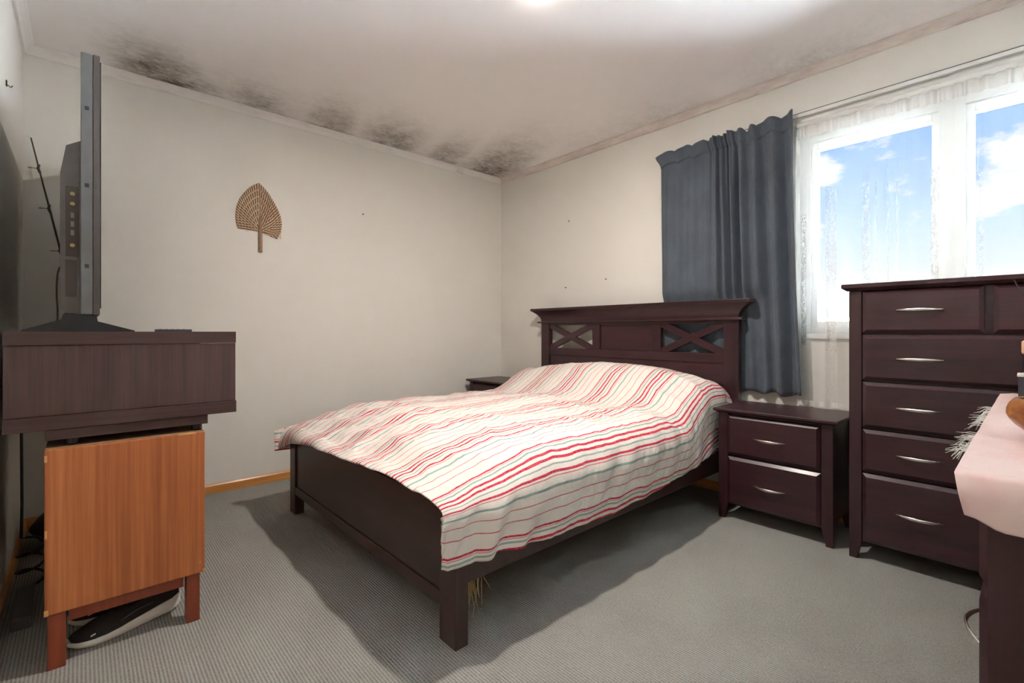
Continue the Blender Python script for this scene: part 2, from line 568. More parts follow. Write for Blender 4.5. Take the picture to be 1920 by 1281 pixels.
def grid(bm, nu, nv, fn, uvfn=None):
    vs = [[bm.verts.new(fn(i / nu, j / nv)) for j in range(nv + 1)] for i in range(nu + 1)]
    uvl = bm.loops.layers.uv.new('UVMap') if uvfn else None
    for i in range(nu):
        for j in range(nv):
            f = bm.faces.new((vs[i][j], vs[i + 1][j], vs[i + 1][j + 1], vs[i][j + 1]))
            if uvl:
                for lp, (a, b) in zip(f.loops, ((i, j), (i + 1, j), (i + 1, j + 1), (i, j + 1))):
                    lp[uvl].uv = uvfn(a / nu, b / nv)
    return vs

def obj(name, bm, mat, parent=None, org=(0, 0, 0), smooth=False, kind=None, label=None, recalc=True):
    if recalc:
        bmesh.ops.recalc_face_normals(bm, faces=bm.faces)
    o0 = Vector(org)
    if o0.length:
        bmesh.ops.translate(bm, verts=bm.verts, vec=-o0)
    me = bpy.data.meshes.new(name)
    bm.to_mesh(me)
    bm.free()
    if smooth:
        for p in me.polygons:
            p.use_smooth = True
    me.materials.append(mat)
    o = bpy.data.objects.new(name, me)
    COL.objects.link(o)
    if parent is not None:
        o.parent = parent
    else:
        o.location = o0
    if kind:
        o['kind'] = kind
    if label:
        o['label'] = label
    return o

def tag(o, label, cat, group=None):
    o['label'] = label
    o['category'] = cat
    if group:
        o['group'] = group
    return o

def thing(name, label, cat, loc, rz=0.0, group=None):
    o = bpy.data.objects.new(name, None)
    o.empty_display_size = 0.1
    o.location = loc
    o.rotation_euler = (0, 0, rz)
    COL.objects.link(o)
    return tag(o, label, cat, group)

def smooth_by_angle(o, deg=35):
    me = o.data
    for p in me.polygons:
        p.use_smooth = True
    me.set_sharp_from_angle(angle=math.radians(deg))

def sstep(a, b, x):
    t = max(0.0, min(1.0, (x - a) / (b - a)))
    return t * t * (3 - 2 * t)

def interp(pts, x):
    if x <= pts[0][0]:
        return pts[0][1]
    for (a, va), (b, vb) in zip(pts, pts[1:]):
        if x <= b:
            return va + (vb - va) * (x - a) / (b - a)
    return pts[-1][1]

# ------------------------------------------------------------------ room shell
WA, WB, WC, WD = -0.015, 0.03, -3.125, 3.79      # west / north / south / east wall faces
WX0, WX1, WZ0, WZ1 = 2.49, 3.74, 0.98, 2.075     # window opening
T = 0.16
bm = BM(); box(bm, WA - T, WC - T, -0.2, WD + T, WB + T, 0.0); obj('floor', bm, M['carpet'], kind='structure')

bm = BM()
NX, NY = 190, 156
PATCH = [(-2.54, .21, .36, .95), (-2.36, .13, .22, .7), (-2.04, .19, .32, .66), (-1.60, .17, .40, .72), (-1.14, .24, .42, .80), (-0.66, .16, .46, .74), (-0.20, .26, .70, .85)]
def mould(x, y):
    v = 0.0
    for cy, ry, rx, s in PATCH:
        xs = x - WA
        yy = y - cy + xs * 0.25
        e = math.exp(-(abs(yy / ry) ** 3)) * math.exp(-(max(0.0, xs) / (rx * 1.12)) ** 2.4)
        v = max(v, s * e)
    v = max(v, 0.27 * math.exp(-(max(0.0, x - WA) / 0.45) ** 2) * sstep(-2.75, -2.3, y))
    v = max(v, 0.50 * math.exp(-((x - WA) / 0.05) ** 2) * (1 if y > -2.8 else .3))
    n = noise.noise(Vector((x * 2.1, y * 2.6, 3.0)))
    ys = WB - y
    band = math.exp(-(ys / 0.30) ** 2) * (0.42 * math.exp(-((x - 2.25) / 0.62) ** 2) + 0.24 * math.exp(-((x - 1.2) / 0.6) ** 2))
    band *= 0.7 + 1.1 * n
    v = max(v, band)
    v = max(v, 0.30 * math.exp(-(ys / 0.05) ** 2))
    return max(0.0, min(1.0, v))
vals = []
grd = grid(bm, NX, NY, lambda a, b: (WA - T + a * (WD - WA + 2 * T), WC - T + b * (WB - WC + 2 * T), CEIL))
for row in grd:
    for v in row:
        vals.append(mould(v.co.x, v.co.y))
# closed slab: roof side
box(bm, WA - T - 0.5, WC - T - 0.5, CEIL + 0.005, WD + T + 0.5, WB + T + 0.5, CEIL + 0.2)
ce = obj('ceiling', bm, M['ceiling'], kind='structure', recalc=False)
at = ce.data.attributes.new('mould', 'FLOAT', 'POINT')
for i in range(len(ce.data.vertices)):
    at.data[i].value = vals[i] if i < len(vals) else 0.0

bm = BM(); box(bm, WA - T, WC - T, 0, WA, WB + T, CEIL); obj('wall_west', bm, M['wall'], kind='structure')
bm = BM(); box(bm, WA, WC - T, 0, WD, WC, CEIL); obj('wall_south', bm, M['wall'], kind='structure')
bm = BM(); box(bm, WD, WC - T, 0, WD + T, WB + T, CEIL); obj('wall_east', bm, M['wall'], kind='structure')
bm = BM()
box(bm, WA, WB, 0, WX0, WB + T, CEIL)
box(bm, WX1, WB, 0, WD, WB + T, CEIL)
box(bm, WX0, WB, 0, WX1, WB + T, WZ0)
box(bm, WX0, WB, WZ1, WX1, WB + T, CEIL)
obj('wall_north', bm, M['wall'], kind='structure')

# cornice: quarter-round scotia with a small lower fillet
CP = [(0, 0), (0.042, 0), (0.042, -0.006), (0.030, -0.013), (0.018, -0.024), (0.010, -0.036), (0.010, -0.042), (0, -0.042)]
bm = BM(); prism(bm, CP, lambda a, b: (WA + a, WC, CEIL + b), lambda a, b: (WA + a, WB, CEIL + b)); obj('trim_1', bm, M['trim'], kind='structure')
bm = BM(); prism(bm, CP, lambda a, b: (WA, WB - a, CEIL + b), lambda a, b: (WD, WB - a, CEIL + b)); obj('trim_2', bm, M['trim_stained'], kind='structure')
bm = BM(); prism(bm, CP, lambda a, b: (WA, WC + a, CEIL + b), lambda a, b: (WD, WC + a, CEIL + b)); obj('trim_3', bm, M['trim'], kind='structure')
bm = BM(); prism(bm, CP, lambda a, b: (WD - a, WC, CEIL + b), lambda a, b: (WD - a, WB, CEIL + b)); obj('trim_4', bm, M['trim'], kind='structure')
# baseboards
BP = [(0, 0), (0.014, 0), (0.014, 0.045), (0.008, 0.054), (0, 0.054)]
bm = BM(); prism(bm, BP, lambda a, b: (WA + a, WC, b), lambda a, b: (WA + a, WB, b)); obj('baseboard_west', bm, M['pine'], kind='structure')
bm = BM(); prism(bm, BP, lambda a, b: (WA, WB - a, b), lambda a, b: (WD, WB - a, b)); obj('baseboard_north', bm, M['pine_x'], kind='structure')
bm = BM(); prism(bm, BP, lambda a, b: (WA, WC + a, b), lambda a, b: (WD, WC + a, b)); obj('baseboard_south', bm, M['pine_x'], kind='structure')
bm = BM(); prism(bm, BP, lambda a, b: (WD - a, WC, b), lambda a, b: (WD - a, WB, b)); obj('baseboard_east', bm, M['pine'], kind='structure')

# window: timber frame, mullion, two glazed sashes, sill and architrave
wn = bpy.data.objects.new('window_1', None); wn.location = (WX0, WB, WZ0); COL.objects.link(wn); wn['kind'] = 'structure'
WO = (WX0, WB, WZ0)
def wbox(name, mat, *boxes, bev=0.003):
    bm = BM()
    for q in boxes:
        box(bm, *q, bev=bev)
    return obj(name, bm, mat, wn, WO)
FY0, FY1 = WB + 0.045, WB + 0.12
wbox('window_frame', M['white_paint'], (WX0, FY0, WZ0, 2.545, FY1, WZ1), (3.70, FY0, WZ0, WX1, FY1, WZ1), (2.545, FY0, 2.03, 3.70, FY1, WZ1), (2.545, FY0, WZ0, 3.70, FY1, 1.015))
wbox('mullion', M['white_paint'], (3.075, FY0 - 0.012, 1.015, 3.165, FY1, 2.03))
for a, b in ((2.545, 3.075), (3.165, 3.70)):
    bm = BM()
    q = 0.028
    sy0, sy1 = FY0 + 0.015, FY1 - 0.015
    for bx in ((a, sy0, 1.015, a + q, sy1, 2.03), (b - q, sy0, 1.015, b, sy1, 2.03), (a + q, sy0, 1.015, b - q, sy1, 1.045), (a + q, sy0, 1.99, b - q, sy1, 2.03)):
        box(bm, *bx, bev=0.003)
    sa = obj('sash', bm, M['white_paint'], wn, WO)
    bm = BM(); box(bm, a + q - 0.005, FY0 + 0.035, 1.04, b - q + 0.005, FY0 + 0.039, 1.995)
    obj('pane', bm, M['glass'], sa, WO)
wbox('window_sill', M['white_paint'], (WX0 - 0.04, WB - 0.018, WZ0 - 0.028, WX1 + 0.03, FY0, WZ0))
bm = BM(); box(bm, 2.655, WB - 0.004, 0.958, 2.675, WB + 0.0, 0.952 + 0.03)
bm.free()
wbox('architrave', M['white_paint'], (WX0 - 0.06, WB - 0.014, WZ0, WX0, WB, 2.155), (WX0, WB - 0.014, 2.075, WD, WB, 2.155), bev=0.004)

# ------------------------------------------------------------------ outside
bm = BM(); box(bm, -60, -60, -0.9, 60, 90, -0.6); obj('ground', bm, M['bounce_ground'], kind='structure')
def shrub(loc, rx, rz, n, label):
    t = thing('garden_shrub', label, 'shrub', loc)
    bm = BM(); tube(bm, [(0, 0, 0), (0.05, 0, rz * 0.5), (0.0, 0.05, rz * 0.95)], [0.08, 0.06, 0.03], 7); obj('stem', bm, M['teak_leg'], t)
    bm = BM()
    for k in range(n):
        d = Vector((random.gauss(0, 1), random.gauss(0, 1), random.gauss(0, 1))).normalized() * random.uniform(0.55, 1.0)
        c = Vector((d.x * rx, d.y * rx, rz * 1.05 + d.z * rz * 0.9))
        a = Vector((random.gauss(0, 1), random.gauss(0, 1), random.gauss(0, 1))).normalized() * 0.11
        b = a.orthogonal().normalized() * 0.05
        q = [bm.verts.new(c - a), bm.verts.new(c + b), bm.verts.new(c + a), bm.verts.new(c - b)]
        bm.faces.new(q)
    obj('foliage', bm, M['leaf'], t, kind='stuff', recalc=False)
shrub((1.15, 9.5, -0.6), 0.9, 1.05, 1500, 'sunlit garden shrub seen through the net curtain low in the window')

# ------------------------------------------------------------------ bed
bd = thing('double_bed', 'espresso wooden double bed with crossed panels in its tall headboard', 'bed', (1.397, -1.03, 0))
BO = (1.397, -1.03, 0)
def bpart(name, boxes, mat, bev=0.003, par=None):
    bm = BM()
    for q in boxes:
        box(bm, *q, bev=bev)
    return obj(name, bm, M[mat], par or bd, BO)
HX0, HX1 = 0.605, 2.212           # headboard
HY0, HY1 = -0.064, -0.020
for a, b in ((HX0, HX0 + 0.088), (HX1 - 0.088, HX1)):
    bpart('headboard_post', [(a, HY0, 0, b, HY1, 1.062)], 'mahogany_v')
bpart('headboard_rail', [(HX0 + .088, HY0 + .004, 0.80, HX1 - .088, HY1 - .004, 0.858)], 'mahogany')
bpart('headboard_rail', [(HX0 + .088, HY0 + .004, 1.042, HX1 - .088, HY1 - .004, 1.062)], 'mahogany')
for a, b in ((1.135, 1.205), (1.635, 1.705)):
    bpart('headboard_stile', [(a, HY0 + .004, 0.858, b, HY1 - .004, 1.042)], 'mahogany_v')
bpart('headboard_panel', [(1.205, HY0 + 0.016, 0.858, 1.635, HY1 - .006, 1.042)], 'mahogany', 0.001)
bpart('headboard_panel', [(HX0 + .088, HY0 + 0.012, 0.30, HX1 - .088, HY1 - .006, 0.80)], 'mahogany', 0.001)
for x0, x1 in ((HX0 + .088, 1.135), (1.705, HX1 - .088)):
    for s, yo in ((1, 0.0), (-1, 0.0004)):
        bm = BM()
        z0, z1 = 0.858, 1.042
        d = Vector((x1 - x0, 0, (z1 - z0) * s)).normalized()
        nrm = Vector((-d.z, 0, d.x)) * 0.021
        p = Vector((x0, 0, z0 if s > 0 else z1)) - d * 0.006
        q = Vector((x1, 0, z1 if s > 0 else z0)) + d * 0.006
        loft(bm, [[(v.x, y, v.z) for v in (p - nrm, q - nrm, q + nrm, p + nrm)] for y in (HY0 + 0.009 + yo, HY1 - 0.010 + yo)])
        obj('cross_brace', bm, M['mahogany'], bd, BO)
# crown: small bead, flared cove and top board
bpart('crown_bead', [(HX0 - 0.028, HY0 - 0.022, 1.060, HX1 + 0.028, HY1 + .004, 1.074)], 'mahogany', 0.004)
bm = BM()
rings = []
for k in range(9):
    t = k / 8
    e = 0.075 * (1 - math.cos(t * PI / 2)) ** 1.2
    z = 1.074 + 0.086 * t
    rings.append([(HX0 - e, HY0 - e * 0.55, z), (HX1 + e, HY0 - e * 0.55, z), (HX1 + e, HY1, z), (HX0 - e, HY1, z)])
loft(bm, rings)
obj('crown_cove', bm, M['mahogany'], bd, BO)
bpart('crown_board', [(HX0 - 0.082, HY0 - 0.050, 1.160, HX1 + 0.082, HY1 + .004, 1.180)], 'mahogany', 0.004)
# footboard, legs, rails
FX0, FX1 = 0.612, 2.176
for a, b in ((FX0, FX0 + 0.078), (FX1 - 0.088, FX1)):
    bpart('leg', [(a, -2.055, 0, b, -2.005, 0.425)], 'espresso_v')
bpart('footboard', [(FX0 + .078, -2.046, 0.150, FX1 - .088, -2.012, 0.436)], 'espresso')
bpart('footboard_rail', [(FX0 + .078, -2.053, 0.108, FX1 - .088, -2.008, 0.152)], 'espresso')
bpart('side_rail', [(FX1 - 0.030, -2.005, 0.195, FX1 - 0.002, HY0, 0.36)], 'espresso')
bpart('side_rail', [(FX0 + 0.002, -2.005, 0.195, FX0 + 0.030, HY0, 0.36)], 'espresso')
for k in range(11):
    y = -1.93 + k * 0.178
    bpart('slat', [(FX0 + 0.030, y, 0.215, FX1 - 0.030, y + 0.07, 0.233)], 'raw_board', 0.0)

bm = BM(); box(bm, 0.66, -1.965, 0.234, 2.125, -0.085, 0.485, bev=0.04)
tag(obj('mattress', bm, M['mattress'], org=(1.39, -1.03, 0.234)), 'mattress on the slats of the double bed under the striped duvet', 'mattress')

# duvet: one sheet draped over the mattress, arc length kept as uv so the stripes follow the folds
DL, DR = 0.680, 2.055                # where the sides begin to roll over
RR, RL = 0.150, 0.075                # roll radii
def top_z(x, y):
    z = 0.556 + 0.028 * math.sin(PI * max(0, min(1, (x - 0.62) / 1.52)))
    # pillows under the head end
    pr = interp([(0.6, .120), (0.85, .160), (1.1, .175), (1.5, .190), (1.8, .182), (2.0, .155), (2.1, .135), (2.25, .10)], x)
    z += pr * sstep(-0.66, -0.27, y) - 0.03 * sstep(-0.16, -0.06, y)
    return z
FOOT = [(0.54, .330), (0.60, .352), (0.70, .390), (0.89, .424), (1.04, .440), (1.42, .458), (1.71, .470), (1.95, .470), (2.08, .465), (2.19, .46), (2.25, .46)]
RH = [(-2.15, .275), (-2.0, .272), (-1.75, .252), (-1.3, .234), (-0.9, .256), (-0.6, .285), (-0.34, .315), (-0.05, .36)]
def fbm(x, y, z=0.0, o=4):
    return noise.fractal(Vector((x, y, z)), 1.0, 2.1, o)
NS, NT = 260, 300
W_ = DR - DL
YH, YS, YC, YE = -0.075, -1.58, -2.035, -2.102     # head hem, start of the foot slope, over the footboard, foot hem
LB = (YS - YH) / -1.0
def duv(a, b):
    # a across (0 left hem .. 1 right hem), b along (0 head .. 1 foot hem)
    q = b * 2.16
    yl = YH - q
    fall = max(0.0, YC - yl)                          # arc past the footboard edge, 0 .. 0.2
    ft = min(1.0, fall / (YC - (YH - 2.16)))
    y = max(yl, YC) - (YC - YE) * math.sin(ft * PI / 2)
    hemR = interp(RH, y)
    zt_r, zt_l = top_z(DR, max(y, -1.9)), top_z(DL, max(y, -1.9))
    fallR = (zt_r - hemR) + RR * (PI / 2 - 1)
    fallL = (zt_l - 0.34) + RL * (PI / 2 - 1)
    s = -fallL + a * (W_ + fallL + fallR)
    d = s - W_
    side = sstep(0.0, 0.22, d)
    if d > 0:
        an = d / RR
        if an < PI / 2:
            x, dz = DR + RR * math.sin(an), RR * (1 - math.cos(an))
        else:
            x, dz = DR + RR, RR + d - RR * PI / 2
    elif s < 0:
        an = -s / RL
        if an < PI / 2:
            x, dz = DL - RL * math.sin(an), RL * (1 - math.cos(an))
        else:
            x, dz = DL - RL, RL - s - RL * PI / 2
    else:
        x, dz = DL + s, 0.0
    z0 = top_z(max(DL, min(DR, x)), y)
    # slope to the footboard, then a short fall to the hem; the hanging side just runs straight on
    hem = interp(FOOT, x)
    zc = max(0.470, hem + 0.012)
    sl = min(1.0, max(0.0, (YS - y) / (YS - YC))) if y > YC else 1.0
    zf = z0 - (z0 - zc) * sl ** 1.8
    zf -= (zc - hem) * (1 - math.cos(ft * PI / 2)) + 0.02 * ft * sstep(0.1, -0.05, s)
    wf = (1 - sstep(0.02, 0.30, d)) * (1 - sstep(0.02, 0.16, -s))
    z = z0 * (1 - wf) + zf * wf - dz
    # side: belly, drag folds, tuck beside the night stand, corner turned in at the foot
    if d > 0:
        t = min(1.0, d / fallR)
        x += 0.022 * math.sin(PI * t) * sstep(-0.45, -0.9, y)
        x += side * (0.007 * fbm(y * 2.4, t * 1.2, 1.0) + 0.004 * math.sin((y * 1.0 + t * 0.22) * 34 + 2.5 * fbm(y * 2, t)) + 0.0035 * fbm(y * 26 + t * 6, t * 3, 5.0, 3))
        x -= 0.020 * side * sstep(-0.60, -0.40, y)
        z += 0.012 * fbm(y * 6, 4.0, 0.0, 3) * sstep(0.5, 1.0, t)
        cnr = sstep(-1.80, -2.10, y) * side
        x -= 0.035 * cnr * cnr
        x += 0.020 * math.sin(y * 46 + t * 3) * sstep(-1.55, -2.0, y) * side * sstep(0.3, 1.0, t) * (1 - ft)
        z -= 0.012 * cnr * sstep(0.6, 1.0, t)
        if y < -1.97 and z < 0.45:
            lo = 2.188 - 0.05 * sstep(0.6, 1.0, ft)
            x = x + (max(x, lo) - x) * sstep(0.45, 0.40, z) * sstep(-1.97, -2.0, y)
    # rumples on the flat of the bed, fading out down the sides
    m = (1 - side) * sstep(-0.12, 0.02, s)
    if m > 0:
        u = fbm(x * 2.6 + 3, y * 3.4, 1.0, 5)
        u2 = fbm(x * 7, y * 13 + x * 5, 5.0, 3)
        rg = 1 - abs(noise.noise(Vector((x * 3.1 + y * 1.1, y * 4.6 - x * 0.7, 8.0)))) * 2
        fx = sstep(-1.35, -1.75, y) * (1 - sstep(-2.0, -2.06, y))
        w2 = math.sin((x * 0.55 - y * 1.0) * 2 * PI / 0.17 + 2.4 * fbm(x * 2, y * 2, 3.0))
        z += m * (0.014 * u + 0.0055 * u2 + 0.010 * max(0, rg) ** 2 + 0.007 * fx * w2 * sstep(2.0, 1.2, x)) * (1 - 0.6 * sstep(-0.3, -0.1, y)) * (1 - 0.6 * ft)
        z -= m * 0.012 * math.exp(-((y + 0.70) / 0.07) ** 2) * (0.6 + 0.6 * math.sin(x * 9))
        y -= m * 0.004 * ft * math.sin(x * 23)
    if s < 0:
        x -= 0.018 * ft
        x += 0.008 * fbm(y * 3, s * 4, 2.0)
        y -= 0.02 * ft * sstep(0, 0.15, -s)
        if y > -0.50:
            x = max(x, 0.606)
    if y > -0.45 and x > 2.190:
        x = 2.190 + (0.2 if z < 0.60 else 0.6) * (x - 2.19)
    if -0.03 < s < W_ + 0.03 and y > YC:
        z = max(z, 0.500 - 0.045 * sstep(-1.92, -2.03, y))
    return (x, y, z), s
cache = {}
def dfn(a, b):
    p, s = duv(a, b)
    cache[(round(a * NS), round(b * NT))] = s
    return p
def duvuv(a, b):
    # uv.x in metres; the right hem carries the start of a stripe group
    s = cache[(round(a * NS), round(b * NT))]
    return (s - (W_ + 0.363) + 0.030 + 0.292 * 12, b * 2.16)
bm = BM()
grid(bm, NS, NT, dfn, duvuv)
dv = obj('duvet', bm, M['duvet'], org=(1.39, -1.03, 0.5), smooth=True)
tag(dv, 'crumpled cream duvet with red and green stripes spread over the bed', 'duvet')
so = dv.modifiers.new('thickness', 'SOLIDIFY')
so.thickness = 0.012
so.offset = -1 if dv.data.polygons[NS * NT // 2].normal.z > 0 else 1

# straw mat stored on the slats, its frayed end hanging out beside the front leg
sm = thing('straw_mat', 'frayed straw mat end hanging below the bed rail beside the front right leg', 'mat', (2.10, -1.86, 0.195))
SO = (2.10, -1.86, 0.195)
bm = BM(); tube(bm, [(2.075, -1.975, 0.197), (2.075, -1.76, 0.197)], 0.016, 10); obj('mat_roll', bm, M['straw'], sm, SO)
bm = BM()
for k in range(34):
    y = random.uniform(-1.975, -1.885)
    x = random.uniform(2.07, 2.11)
    ln = random.uniform(0.03, 0.125) * (1.25 if y < -1.87 else 0.6)
    dx, dy = random.gauss(0.01, 0.018), random.gauss(-0.006, 0.026)
    tube(bm, [(x, y, 0.196), (x + dx * .4, y + dy * .5, 0.19 - ln * .5), (x + dx, y + dy, 0.19 - ln)], [0.0017, 0.0016, 0.0010], 5)
obj('fringe', bm, M['straw'], sm, SO, kind='stuff')

# ------------------------------------------------------------------ chests of drawers (built facing -y, local origin front left at floor)
def handle_bm(cx, z, y, ln=0.15, out=0.024, h=0.0095):
    bm = BM()
    rings = []
    n = 16
    for k in range(n + 1):
        t = -1 + 2 * k / n
        x = cx + t * ln / 2
        yy = y - out * (1 - t * t) - 0.0015
        hh = 0.0012 + h * 0.5 * (1 - abs(t) ** 2.2)
        th = 0.0022
        rings.append([(x, yy - th, z - hh * .6), (x, yy - th, z + hh * .6), (x, yy, z + hh), (x, yy + th, z + hh * .5), (x, yy + th, z - hh * .5), (x, yy, z - hh)])
    loft(bm, rings)
    # two short pins into the drawer front
    for s in (-0.78, 0.78):
        tube(bm, [(cx + s * ln / 2, y + 0.002, z), (cx + s * ln / 2, y - out * (1 - s * s) - 0.001, z)], 0.0028, 6)
    return bm

def drawer(par, x0, x1, z0, z1, handles, proud=0.0115, cham=0.0145, hl=0.148, mat='mahogany'):
    bm = BM()
    rings = [[(x0, 0.02, z0), (x1, 0.02, z0), (x1, 0.02, z1), (x0, 0.02, z1)],
             [(x0, 0.0, z0), (x1, 0.0, z0), (x1, 0.0, z1), (x0, 0.0, z1)],
             [(x0 + cham, -proud, z0 + cham), (x1 - cham, -proud, z0 + cham), (x1 - cham, -proud, z1 - cham), (x0 + cham, -proud, z1 - cham)]]
    loft(bm, rings)
    d = obj('drawer', bm, M[mat], par)
    for hx, hz in handles:
        o = obj('handle', handle_bm(hx, hz, -proud, hl), M['steel'], d, label='bowed brushed steel handle')
        smooth_by_angle(o, 50)
    return d

def chest(name, label, loc, rz, wd, dp, ht, legw, top_t, over, rows, floor_gap, hl=0.148, group=None):
    t = thing(name, label, 'nightstand' if 'nightstand' in name or name == 'bedside_table' else 'dresser', loc, rz, group)
    # four full height posts, tapered on the inside below the carcass
    for ix, x in enumerate((0, wd - legw)):
        for iy, y in enumerate((0, dp - legw)):
            bm = BM()
            tp = 0.4 * legw
            a0, a1 = (x, x + legw - tp) if ix == 0 else (x + tp, x + legw)
            b0, b1 = (y, y + legw - tp) if iy == 0 else (y + tp, y + legw)
            R = lambda x0, x1, y0, y1, z: [(x0, y0, z), (x1, y0, z), (x1, y1, z), (x0, y1, z)]
            loft(bm, [R(a0, a1, b0, b1, 0), R(x, x + legw, y, y + legw, floor_gap + 0.01), R(x, x + legw, y, y + legw, ht - top_t)])
            bmesh.ops.bevel(bm, geom=bm.edges[:], offset=0.0015, segments=1, affect='EDGES')
            obj('leg', bm, M['mahogany_v'], t)
    for x0, x1 in ((0.010, 0.026), (wd - 0.026, wd - 0.010)):
        bm = BM(); box(bm, x0, legw, floor_gap + 0.02, x1, dp - legw, ht - top_t); obj('side_panel', bm, M['mahogany_v'], t)
    bm = BM(); box(bm, legw, dp - 0.016, floor_gap + 0.02, wd - legw, dp - 0.008, ht - top_t); obj('back_panel', bm, M['raw_board'], t)
    bm = BM(); box(bm, legw, 0.022, floor_gap, wd - legw, 0.040, ht - top_t); obj('face_frame', bm, M['mahogany'], t)
    bm = BM(); box(bm, legw, 0.040, floor_gap + .02, wd - legw, dp - 0.016, floor_gap + 0.035); obj('bottom_panel', bm, M['raw_board'], t)
    bm = BM()
    o = over
    R = lambda e, z: [(-e, -e, z), (wd + e, -e, z), (wd + e, dp, z), (-e, dp, z)]
    loft(bm, [R(o * 0.25, ht - top_t), R(o, ht - top_t * 0.55), R(o, ht - 0.003), R(o - 0.003, ht)])
    obj('top', bm, M['mahogany'], t)
    for (x0, x1, z0, z1, hs) in rows:
        drawer(t, x0, x1, z0, z1, hs, hl=hl)
    return t

# tall chest
tw = 0.874
rows = [(.049, .425, .984, 1.165, [(.239, 1.079)]), (.449, tw - .049, .984, 1.165, [(.635, 1.079)])]
for z0, z1, hz in ((.783, .976, .877), (.577, .773, .673), (.388, .568, .476), (.082, .378, .234)):
    rows.append((.049, tw - .049, z0, z1, [(.239, hz), (.635, hz)]))
chest('tall_dresser', 'tall dark mahogany dresser with bowed steel handles standing under the window', (2.826, -0.40, 0), 0, tw, 0.352, 1.197, 0.046, 0.030, 0.024, rows, 0.075)
# night stands
ns_rows = [(.050, .474, .345, .552, [(.254, .445)]), (.050, .474, .088, .333, [(.254, .206)])]
chest('bedside_table', 'two-drawer mahogany bedside table between the bed and the tall dresser', (2.236, -0.375, 0), 0, 0.524, 0.36, 0.584, 0.048, 0.022, 0.022, ns_rows, 0.075, 0.146)
chest('bedside_table', 'bedside table in the far corner, mostly hidden behind the bed', (0.070, -0.405, 0), 0, 0.500, 0.36, 0.580, 0.048, 0.022, 0.024,
      [(.050, .450, .345, .552, [(.25, .445)]), (.050, .450, .088, .333, [(.25, .206)])], 0.075, 0.146)
# low dresser along the east wall, facing west: local x runs toward the camera
lw = 1.345
rows = []
cwid = (lw - 0.096 - 0.016) / 3
for c in range(3):
    x0 = 0.048 + c * (cwid + 0.008)
    for z0, z1 in ((.595, .735), (.385, .585), (.095, .375)):
        rows.append((x0, x0 + cwid, z0, z1, [(x0 + cwid * (0.62 if c == 2 and z1 < .6 else 0.42), (z0 + z1) / 2 - (0.015 if c == 2 else 0))]))
chest('low_dresser', 'low mahogany dresser in the right foreground under a pink cloth', (3.333, -0.585, 0), -PI / 2, lw, 0.44, 0.775, 0.046, 0.026, 0.016, rows, 0.08, 0.15)

# pink runner on the low dresser
rc = thing('table_runner', 'shiny pale pink cloth with a white frayed edge on the low dresser', 'tablecloth', (3.53, -1.27, 0.777))
RO = (3.53, -1.27, 0.777)
bm = BM()
Y1, Y0 = -0.60, -1.952
def rfn(a, b):
    # b: 0 far end .. 0.82 near edge of the top, then hanging
    x = 3.300 + a * 0.455 - 0.010 * (1 - b) * (1 - a) * 0
    if b < 0.8:
        y = Y1 + (Y0 - Y1) * b / 0.8
        z = 0.7795 + 0.0025 * (1 + noise.noise(Vector((x * 9, y * 7, 0))))
        rnd = 0.03 * sstep(0.03, 0.0, b / 0.8) * sstep(0.12, 0.0, a)
        return (x + rnd, y, z)
    k = (b - 0.8) / 0.2
    ln = 0.070 - 0.016 * sstep(0.10, 0.0, a)
    dn = ln * k
    y = Y0 - 0.012 * math.sin(min(1, k * 2.2) * PI / 2) - 0.004 * math.sin(a * 14 + k * 3) * k - 0.006 * k
    return (x + 0.012 * k * sstep(0.25, 0.0, a), y, 0.781 - dn)
grid(bm, 40, 90, rfn, lambda a, b: (a, b))
cl = obj('cloth', bm, M['cloth'], rc, RO, smooth=True)
so = cl.modifiers.new('thickness', 'SOLIDIFY'); so.thickness = 0.003; so.offset = 0
bm = BM()
for k in range(90):
    y = random.choice([random.gauss(-1.30, .05), random.gauss(-1.62, .03), random.gauss(-1.74, .03), random.gauss(-1.12, .05)])
    ln = random.uniform(0.008, 0.030)
    dz = random.uniform(-0.024, 0.004)
    dy = random.gauss(-0.01, 0.012)
    tube(bm, [(3.303, y, 0.781), (3.300 - ln * .5, y + dy * .5, 0.783 + dz * .25), (3.300 - ln, y + dy, 0.781 + dz)], [0.0011, 0.0008, 0.0004], 4)
obj('fringe', bm, plain('white thread', (0.80, 0.80, 0.78), 0.8), rc, RO, kind='stuff')

# bowl and toiletries
bw = thing('wooden_bowl', 'turned wooden bowl on the pink cloth at the right edge', 'bowl', (3.428, -1.560, 0.785))
bm = BM()
lathe(bm, [(0.030, 0.0), (0.042, 0.003), (0.054, 0.009), (0.065, 0.017), (0.075, 0.026), (0.083, 0.036), (0.087, 0.046), (0.0865, 0.056), (0.083, 0.066), (0.078, 0.073), (0.0745, 0.0765), (0.071, 0.077), (0.069, 0.075),
           (0.074, 0.069), (0.079, 0.060), (0.081, 0.050), (0.079, 0.040), (0.070, 0.030), (0.052, 0.018), (0.02, 0.012)], (0, 0, 0), 56)
obj('shell', bm, M['bowl'], bw, smooth=True)
bm = BM(); lathe(bm, [(0.032, 0.0), (0.034, 0.003), (0.030, 0.006)], (0, 0, 0), 28); obj('foot_ring', bm, M['teak_leg'], bw)
fb = thing('perfume_box', 'dark slate box at the right edge on the pink cloth behind the bowl', 'box', (3.394, -1.03, 0.785))
bm = BM(); box(bm, -0.045, -0.03, 0, 0.045, 0.03, 0.085, .002); obj('carton', bm, M['slate'], fb)
bm = BM(); box(bm, -0.047, -0.032, 0.085, 0.047, 0.032, 0.092, .001); obj('lid', bm, M['white_paint'], fb)
pb = thing('lotion_bottle', 'tall peach lotion bottle with white cap at the far right edge', 'bottle', (3.389, -0.925, 0.785))
